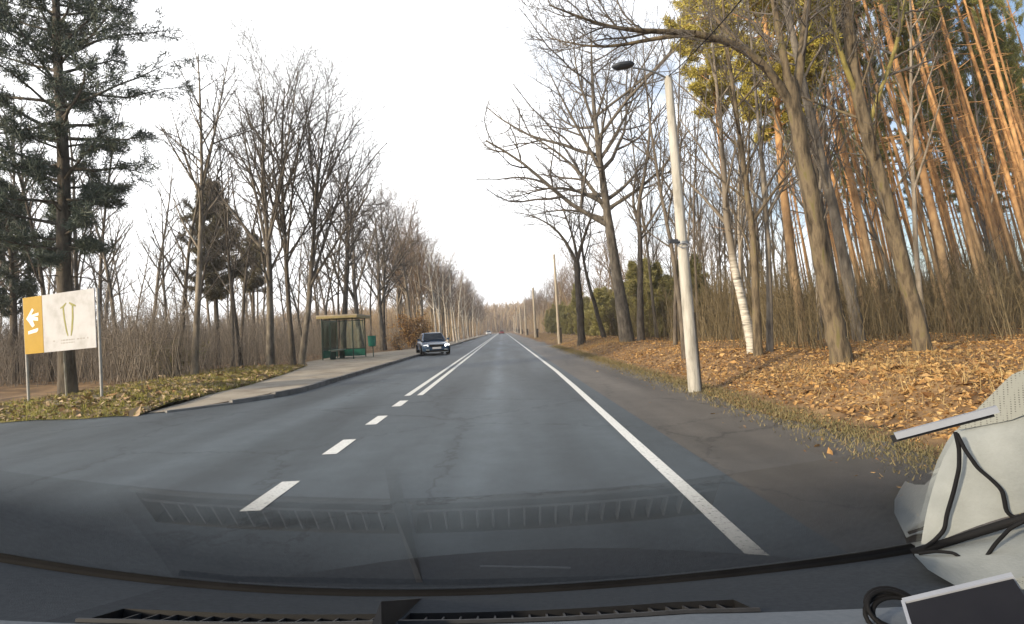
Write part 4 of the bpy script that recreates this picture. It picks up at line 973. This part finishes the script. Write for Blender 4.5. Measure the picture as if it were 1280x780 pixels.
# ------------------------------------------------------------------ cars
def ring(hw, z0, z1, y, n=16, sq=4.5):
    zc, hz = (z0 + z1) / 2, (z1 - z0) / 2
    out = []
    for a in np.linspace(0, 2 * math.pi, n, endpoint=False) + math.pi / n:
        c, s = math.cos(a), math.sin(a)
        out.append((hw * np.sign(c) * abs(c) ** (2 / sq), y, zc + hz * np.sign(s) * abs(s) ** (2 / sq)))
    return out
def make_car(name, loc, rz, label, paint, lit):
    root = thing(name, loc, label, 'car', rz=rz)
    st = [(-2.16, .52, .40, .58), (-2.13, .70, .30, .64), (-2.05, .79, .22, .69), (-1.85, .83, .20, .745), (-1.4, .845, .19, .82), (-1.0, .85, .19, .875), (-.8, .855, .19, .90),
          (0, .86, .19, .92), (1.0, .855, .19, .94), (1.6, .84, .2, .95), (1.95, .80, .24, .93), (2.1, .74, .3, .88), (2.15, .6, .4, .8)]
    b = MB(); rows = [ring(hw, z0, z1, y) for y, hw, z0, z1 in st]; b.grid(rows, closed=True)
    for e in (0, -1):
        c = np.mean(rows[e], 0); b.add(list(rows[e]) + [c], [[q, (q + 1) % 16, 16, 16] for q in range(16)])
    body = b.build('body', M[paint], root)
    gh = [(-.98, .72, .88, .90), (-.62, .68, .88, 1.14), (-.28, .60, .88, 1.36), (.05, .585, .88, 1.405), (.6, .58, .88, 1.41), (1.0, .57, .88, 1.385), (1.35, .60, .88, 1.22), (1.75, .66, .90, .96)]
    def gsec(y, w, z0, z1): bw = .735; return [(-bw, y, z0), (-w - .02, y, z1 - .05 * min(1, (z1 - z0) / .3)), (-w * .82, y, z1), (0, y, z1 + .012), (w * .82, y, z1), (w + .02, y, z1 - .05 * min(1, (z1 - z0) / .3)), (bw, y, z0)]
    rows = [gsec(*q) for q in gh]; b = MB(); b.grid(rows); b.build('roof', M[paint], root)
    def gp(i, j): return np.array(rows[i][j])
    b = MB(); up = np.array((0, -.012, .012))
    wl = [np.array((x, y_, z)) for x, y_, z in ((-.66, -.93, .925), (.66, -.93, .925), (.545, -.32, 1.34), (-.545, -.32, 1.34))]
    b.quad(*[q + np.array((0, -.03, .022)) for q in wl]); ws = b.build('windscreen', M['car_glass'], root, smooth=False)
    b = MB(); b.quad(*[np.array(q) for q in ((-.5, 1.12, 1.37), (.5, 1.12, 1.37), (.6, 1.72, .99), (-.6, 1.72, .99))]); b.v[-1] = b.v[-1] + np.array((0, .03, .03)); b.build('rear_window', M['car_glass'], root, smooth=False)
    for s in (-1, 1):
        for y0, y1, y2, y3 in ((-.66, .28, .24, -.26), (.34, 1.3, 1.05, .30)):
            b = MB()
            b.quad((s * .752, y0, .94), (s * .752, y1, .94), (s * .632, y2, 1.335), (s * .632, y3, 1.335)); b.build('side_window', M['car_glass'], root, smooth=False)
        b = MB(); b.box((s * .93, -.72, .98), (.17, .09, .12)); b.box((s * .84, -.70, .95), (.1, .04, .04)); b.build('wing_mirror', M[paint], root, smooth=False)
    for s in (-1, 1):                          # s = +1 is our left once the car faces us
        b = MB(); hl2 = [(s * .50, -2.145, .56), (s * .76, -2.03, .565), (s * .78, -1.98, .665), (s * .52, -2.115, .675)]
        b.quad(*[np.array(q) + np.array((0, -.03, 0)) for q in hl2]); b.quad(*[np.array(q) + np.array((0, -.03, 0)) for q in hl2][::-1]); b.build('headlight', M['lamp_on' if (lit and s > 0) else 'lamp_dim'], root, smooth=False)
        b = MB(); b.box((s * .56, -2.135, .35), (.22, .06, .09)); b.build('fog_light', M['chrome'], root, smooth=False)
        b = MB(); b.box((s * .64, 2.10, .72), (.2, .1, .16)); b.build('tail_light', M['tail'], root, smooth=False)
    b = MB(); b.box((0, -2.155, .60), (.86, .04, .13)); gr = b.build('grille', M['rubber'], root, smooth=False)
    b = MB(); b.box((0, -2.16, .675), (.9, .035, .02)); b.build('grille_trim', M['chrome'], gr, smooth=False)
    b = MB(); b.box((0, -2.15, .27), (1.3, .08, .12)); b.build('air_intake', M['rubber'], root, smooth=False)
    b = MB(); b.box((0, -2.175, .21), (1.42, .05, .03)); b.build('lip', M['chrome'], root, smooth=False)
    b = MB(); b.box((0, -2.19, .46), (.52, .015, .115)); b.build('number_plate', M['plate'], root, smooth=False)
    for s in (-1, 1):
        for yv in (-1.32, 1.3):
            a = np.linspace(0, 2 * math.pi, 20, endpoint=False); rows = []
            for xo, rr in ((-.1, .2), (-.1, .29), (-.07, .315), (.07, .315), (.1, .29), (.1, .2)): rows.append([(s * .80 + xo, yv + rr * math.cos(t), .315 + rr * math.sin(t)) for t in a])
            b = MB(); b.grid(rows, closed=True); ty = b.build('tyre', M['rubber'], root)
            b = MB(); c = (s * .885, yv, .315); rim = [(s * .885, yv + .205 * math.cos(t), .315 + .205 * math.sin(t)) for t in a]; b.add(rim + [(s * .87, yv, .315)], [[i, (i + 1) % 20, 20, 20] for i in range(20)]); b.build('rim', M['rim'], ty)
    return root
make_car('oncoming_car', (-4.55, 37.2, .004), R(14), 'dark blue oncoming car with one headlight shining, close to the left kerb', 'paint_car', True)
make_car('distant_car', (-4.6, 190, .004), 0, 'tiny white car far down the oncoming lane', 'paint_white', False)
make_car('distant_car', (-.3, 205, .004), math.pi, 'tiny dark red car far ahead in our lane', 'paint_red', False)

# ------------------------------------------------------------------ our own car: windscreen foot and dashboard
BASE_PX = [(-260, 650), (-120, 679), (0, 698), (100, 715), (200, 728), (320, 739), (440, 744), (560, 744), (700, 738), (850, 726), (1000, 709), (1140, 689), (1280, 652), (1400, 615), (1520, 575)]
BD, TH = .65, R(33)
bxs = np.array([b[0] for b in BASE_PX]); bpt = np.array([P(a, b, BD) for a, b in BASE_PX])
def base(s): return np.array([np.interp(s, bxs, bpt[:, k]) for k in range(3)])
SS = np.linspace(-260, 1520, 90)
def smooth_base():
    q = np.array([base(s) for s in SS])
    for _ in range(12): q[1:-1] = (q[:-2] + 2 * q[1:-1] + q[2:]) / 4
    return q
QB = smooth_base()
def base(s): return np.array([np.interp(s, SS, QB[:, k]) for k in range(3)])
def be(s): return R(float(np.interp(s, [-260, 0, 300, 528, 800, 1000, 1140, 1280, 1520], [9, 12, 16.5, 18, 17, 13.5, 8.5, 4, 0])))
def dash(s, a, up=0.0):
    """a metres from the glass towards the seats, up metres off the skin"""
    b = base(s); BE = be(s)
    a0 = min(a, .26); q = np.array((0, -a0 * math.cos(BE), a0 * math.sin(BE)))
    if a > .26:
        e = a - .26; q += np.array((0, -e * math.cos(R(4)), e * math.sin(R(4)) - .25 * e * e))
    nrm = np.array((0, math.sin(BE), math.cos(BE)))
    return b + q + nrm * up
def pane(s, t): return base(s) + np.array((0, -t * math.cos(TH), t * math.sin(TH)))
org = np.array((0, .6, 1.0))
ci = thing('car_interior', org, 'dark dashboard and windscreen foot of the car we look out of', 'car interior')
V0, V1, VD, VW = 250, 862, 528, 9
A0, A1 = .132, .188
PAD = .193
As = [0, .012, .03, .06, .09, A0, A1, PAD, PAD + 1e-6, .21, .23, .26, .30, .36, .45, .60, .8]
END = 222
ss = np.unique(np.concatenate([SS, [END, V0, V1, VD - VW, VD + VW]]))
b = MB(); pts = np.array([[dash(s, a) - org for a in As] for s in ss])
def keep(i, j):
    mids = (ss[i] + ss[i + 1]) / 2
    return As[j] < PAD and mids > END and not (As[j] == A0 and (V0 < mids < VD - VW or VD + VW < mids < V1))
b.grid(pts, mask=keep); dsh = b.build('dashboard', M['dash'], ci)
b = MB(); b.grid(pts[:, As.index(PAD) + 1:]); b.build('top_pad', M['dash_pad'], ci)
b = MB(); b.grid(pts[:, :As.index(PAD) + 1], mask=lambda i, j: (ss[i] + ss[i + 1]) / 2 < END); b.build('end_panel', M['dash_end'], ci)
def strip(name, m, parent, a0, a1, u0, u1, s0, s1, n=30):
    b = MB(); sx = np.linspace(s0, s1, n)
    rows = [[dash(s, a0, u0) - org, dash(s, a0, u1) - org, dash(s, a1, u1) - org, dash(s, a1, u0) - org] for s in sx]
    b.grid(rows, closed=True); b.quad(*rows[0]); b.quad(*rows[-1]); return b.build(name, m, parent, smooth=False)
slat_i = 0
for s0, s1 in ((V0, VD - VW), (VD + VW, V1)):
    b = MB(); sx = np.linspace(s0, s1, 30)
    rows = [[dash(s, A0) - org, dash(s, A0, -.03) - org, dash(s, A1, -.03) - org, dash(s, A1) - org] for s in sx]
    b.grid(rows); b.quad(*rows[0]); b.quad(*rows[-1])
    vt = b.build('defroster_vent', M['dash_black'], dsh, smooth=False)
    n = int((s1 - s0) / 17)
    b = MB()
    for i in range(1, n):
        s = s0 + (s1 - s0) * i / n
        strip('slat', M['vent'], vt, A0, A0 + .034, -.012, -.003, s - .9, s + .9, 2)
    strip('slat_rail', M['vent'], vt, A0 + .034, A0 + .038, -.010, -.002, s0, s1)
    strip('vent_lip', M['vent'], vt, A1, A1 + .004, 0.0005, .003, s0, s1)
b = MB(); s = VD
b.add([dash(s - 4, .03) - org, dash(s + 4, .03) - org, dash(s + 6, .24) - org, dash(s - 6, .24) - org, dash(s, .05, .002) - org, dash(s, .22, .02) - org],
      [[0, 4, 5, 3], [1, 2, 5, 4], [3, 5, 2, 2], [0, 1, 4, 4]])
b.build('centre_rib', M['dash_black'], dsh, smooth=False)
# black rubber seal along the foot of the glass
b = MB(); sx = np.linspace(-260, 1150, 80)
b.tube([base(s) - org + np.array((0, -.006, .002)) for s in sx], .0068, 8); b.build('windscreen_seal', M['rubber'], ci)
b = MB(); b.tube([base(s) - org + np.array((0, -.005, .0095)) for s in np.linspace(300, 1140, 50)], .0009, 6); b.build('seal_edge', M['steel'], ci)
def proj(q):
    v = CAM.transposed() @ Vector((q[0], q[1], q[2] - EYE)); return 640 - FPX * v.x / v.z, 390 + FPX * v.y / v.z
def edge_px(py): return float(np.interp(py, [470, 500, 539, 553, 575, 606, 640, 668, 690, 760], [1275, 1235, 1196, 1186, 1175, 1164, 1155, 1150, 1147, 1147]))
b = MB(); TS = np.linspace(0.0, 1.0, 12); rows = []
def tmax(s): return float(np.interp(s, [-260, 0, 640, 900, 1100, 1300], [.47, .47, .46, .44, .40, .38]))
s_end = []
for f in TS:                               # the glass ends at the edge of the pillar trim
    lo, hi = 900.0, 1500.0
    for _ in range(30):
        m_ = (lo + hi) / 2; q = proj(pane(m_, f * tmax(m_)))
        if q[0] > edge_px(q[1]) + 3: hi = m_
        else: lo = m_
    s_end.append(lo)
for u in np.linspace(0, 1, 70):
    rows.append([pane(-260 + (e + 260) * u, f * tmax(-260 + (e + 260) * u)) - org for f, e in zip(TS, s_end)])
b.grid(rows)
b.f[-1] = b.f[-1][:, ::-1]            # the glass faces the seats
ws = b.build('windscreen', M['windscreen'], ci)
uvl = ws.data.uv_layers.new(name='UVMap'); vi = np.empty(len(ws.data.loops), np.int32); ws.data.loops.foreach_get('vertex_index', vi)
uvl.data.foreach_set('uv', np.stack([vi // len(TS) / 70.0, TS[vi % len(TS)]], 1).astype(np.float32).ravel())
# bonnet beyond the glass
b = MB(); rows = []
for x in np.linspace(-1.0, .95, 16):
    e = 1 - .12 * (abs(x) / .95) ** 2.4
    rows.append([(x, .72, .965 * e + .02), (x, 1.0, .92 * e), (x, 1.3, .85 * e), (x, 1.55 - .1 * x * x, .765 * e), (x, 1.68 - .12 * x * x, .68 * e), (x, 1.75 - .14 * x * x, .5 * e), (x, 1.75 - .14 * x * x, .3)])
b.grid(np.array(rows) - org); b.build('bonnet', M['bonnet'], ci)
b = MB(); b.tube(np.array([P(600, 708, .80), P(655, 709, .80), P(713, 710, .80)]) - org, .0017, 6); b.build('wiper_arm', M['steel'], ci)
b = MB(); b.tube(np.array([P(225, 716, .80), P(300, 724, .80), P(560, 728, .8), P(820, 722, .8)]) - org, .004, 6); b.build('wiper_blade', M['rubber'], ci)
# pale pillar trim at the right end
def surf(name, m, parent, rows, d): b = MB(); b.grid(np.array(rows) - org); return b.build(name, m, parent)
ed = [(1143, 690), (1146, 668), (1152, 640), (1161, 606), (1172, 575), (1183, 553), (1193, 539)]
rt = [(1345, 628), (1345, 605), (1345, 580), (1345, 552), (1345, 525), (1345, 495), (1345, 478)]
rows = [[P(a[0] + (c[0] - a[0]) * t, a[1] + (c[1] - a[1]) * t - 9 * math.sin(math.pi * t), .63 - .07 * math.sin(t * 1.5)) for t in np.linspace(0, 1, 14)] for a, c in zip(ed, rt)]
surf('pillar_trim', M['trim'], ci, rows, 0)
rows2 = [[P(x, y0 + (y1 - y0) * t, .628 - .09 * t - .05 * k / 8) for t in np.linspace(0, 1, 6)] for k, (x, y0, y1) in enumerate([(1143, 692, 694), (1160, 688, 712), (1180, 682, 724), (1200, 676, 735), (1218, 671, 742), (1240, 664, 742), (1262, 657, 742), (1290, 649, 742), (1345, 630, 742)])]
lower = surf('pillar_trim', M['trim'], ci, rows2, 0)
gr1 = [[P(1195 + (1345 - 1195) * t, 538 - 60 * t - (h * (42 * min(1, t * 2.2))) , .622 - .065 * math.sin(t * 1.5) - .002) for h in np.linspace(-.35, 1, 6)] for t in np.linspace(.02, 1, 12)]
surf('speaker_grille', M['grille'], ci, gr1, 0)
gr2 = [[P(1216 + 60 * h * 0 + 130 * t, 738 - 36 * t + 70 * h, .515 - .06 * h) for h in np.linspace(0, 1, 5)] for t in np.linspace(0, 1, 8)]
surf('speaker_grille', M['grille'], ci, gr2, 0)
b = MB(); b.tube(np.array([P(1140, 691, .62), P(1190, 676, .605), P(1240, 660, .58), P(1300, 641, .555)]) - org, .0042, 8); b.build('trim_gap', M['rubber'], ci)
def cable(pxs, d, r, label):
    o = P(*pxs[0], d); pts = resample([P(a, c, d - .055 * max(0, (a - 1145) / 135.) - .012) for a, c in pxs], 40) - o
    m_ = MB(); m_.tube(pts, r, 8, cap=True); q = m_.build('cable', M['rubber']); q.location = o
    return tag(q, label, 'cable', 'black cables at the pillar')
cable([(1148, 690), (1168, 676), (1181, 662), (1183, 645), (1192, 615), (1199, 585), (1199, 560), (1194, 540)], .63, .0020, 'black cable rising from the dashboard corner to the tip of the pale trim')
cable([(1196, 542), (1206, 562), (1222, 585), (1240, 600), (1253, 613), (1256, 628), (1258, 640), (1266, 647), (1285, 648)], .63, .0020, 'black cable crossing the pale trim from its tip to the picture edge')
cable([(1148, 692), (1170, 689), (1192, 691), (1205, 700), (1212, 715), (1215, 736)], .615, .0017, 'short black cable curving down the pale trim behind the tablet')
cable([(1283, 650), (1262, 661), (1244, 680), (1229, 702), (1218, 722), (1214, 738)], .615, .0017, 'black cable slanting down the pale trim to the tablet top')
# solid pale bar added in place of the tablet edge's reflection in the glass
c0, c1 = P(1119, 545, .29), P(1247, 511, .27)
def bar(name, a, c, wd, th, m, parent=None, o=org):
    ax_ = norm(c - a); up = norm(np.array((0, 0, 1.0)) - ax_ * ax_[2]); s_ = np.cross(ax_, up)
    M3 = np.stack([ax_, s_, up], 1); m_ = MB(); m_.box((a + c) / 2 - o, (np.linalg.norm(c - a), th, wd), M3); return m_.build(name, m, parent, smooth=False)
hb = thing('tablet_edge_reflection', (c0 + c1) / 2, 'narrow pale bar added for the tablet edge reflection low on the glass', 'strip')
q = bar('reflection_bar', c0, c1, .0031, .003, M['pale_edge'], hb, np.array(hb.location))
q = bar('reflection_bar_backing', c0 + np.array((0, .003, -.0022)), c1 + np.array((0, .003, -.0024)), .0032, .003, M['dash_black'], hb, np.array(hb.location))
# tablet lying on the dashboard corner
t0, t1 = P(1134, 757, .40), P(1268, 726, .37)
tb = thing('tablet', (t0 + t1) / 2, 'black tablet with a pale top edge propped on the dashboard corner', 'tablet')
to = np.array(tb.location); ax_ = norm(t1 - t0); dn = norm(P(1122, 800, .375) - t0); dn = norm(dn - ax_ * dn.dot(ax_)); nn = np.cross(ax_, dn); ln_ = np.linalg.norm(t1 - t0)
M3 = np.stack([ax_, nn, dn], 1)
m_ = MB(); m_.box((t0 + t1) / 2 - to + dn * .052, (ln_, .008, .095), M3); m_.build('body', M['screen'], tb, smooth=False)
m_ = MB(); m_.box((t0 + t1) / 2 - to, (ln_ + .002, .0085, .0052), M3); m_.build('edge', M['pale_edge'], tb, smooth=False)
m_ = MB(); m_.box(t0 - to + dn * .05 - ax_ * .0008, (.0022, .0088, .1), M3); m_.build('edge', M['pale_edge'], tb, smooth=False)
# coil of cable
cc = P(1121, 768, .42); pts = []
for i in range(90):
    a = i / 90 * 2 * math.pi * 3.6; rr = .0165 + .003 * math.sin(i * .21)
    pts.append((rr * math.cos(a) * 1.15, rr * .55 * math.sin(a), .6 * rr * math.sin(a) + .003 * math.sin(i * .13) + i * .00004))
m_ = MB(); m_.tube(np.array(pts), .0017, 7, cap=True); q = m_.build('cable_coil', M['rubber']); q.location = cc
tag(q, 'black cable coiled up on the dashboard left of the tablet', 'cable')

# ------------------------------------------------------------------ thin winter haze
hm = bpy.data.materials.new('air_haze'); hm.use_nodes = True; t = hm.node_tree; t.nodes.clear()
ho = N(t, 'ShaderNodeOutputMaterial'); pv = N(t, 'ShaderNodeVolumePrincipled', i_Density=0.0009, i_Anisotropy=0.35); pv.inputs['Color'].default_value = (0.95, 0.95, 0.96, 1)
t.links.new(pv.outputs[0], ho.inputs['Volume'])
m_ = MB(); m_.box((0, 794, 16), (1900, 1660, 40)); hz = m_.build('haze', hm, smooth=False); tag(hz, kind='stuff')
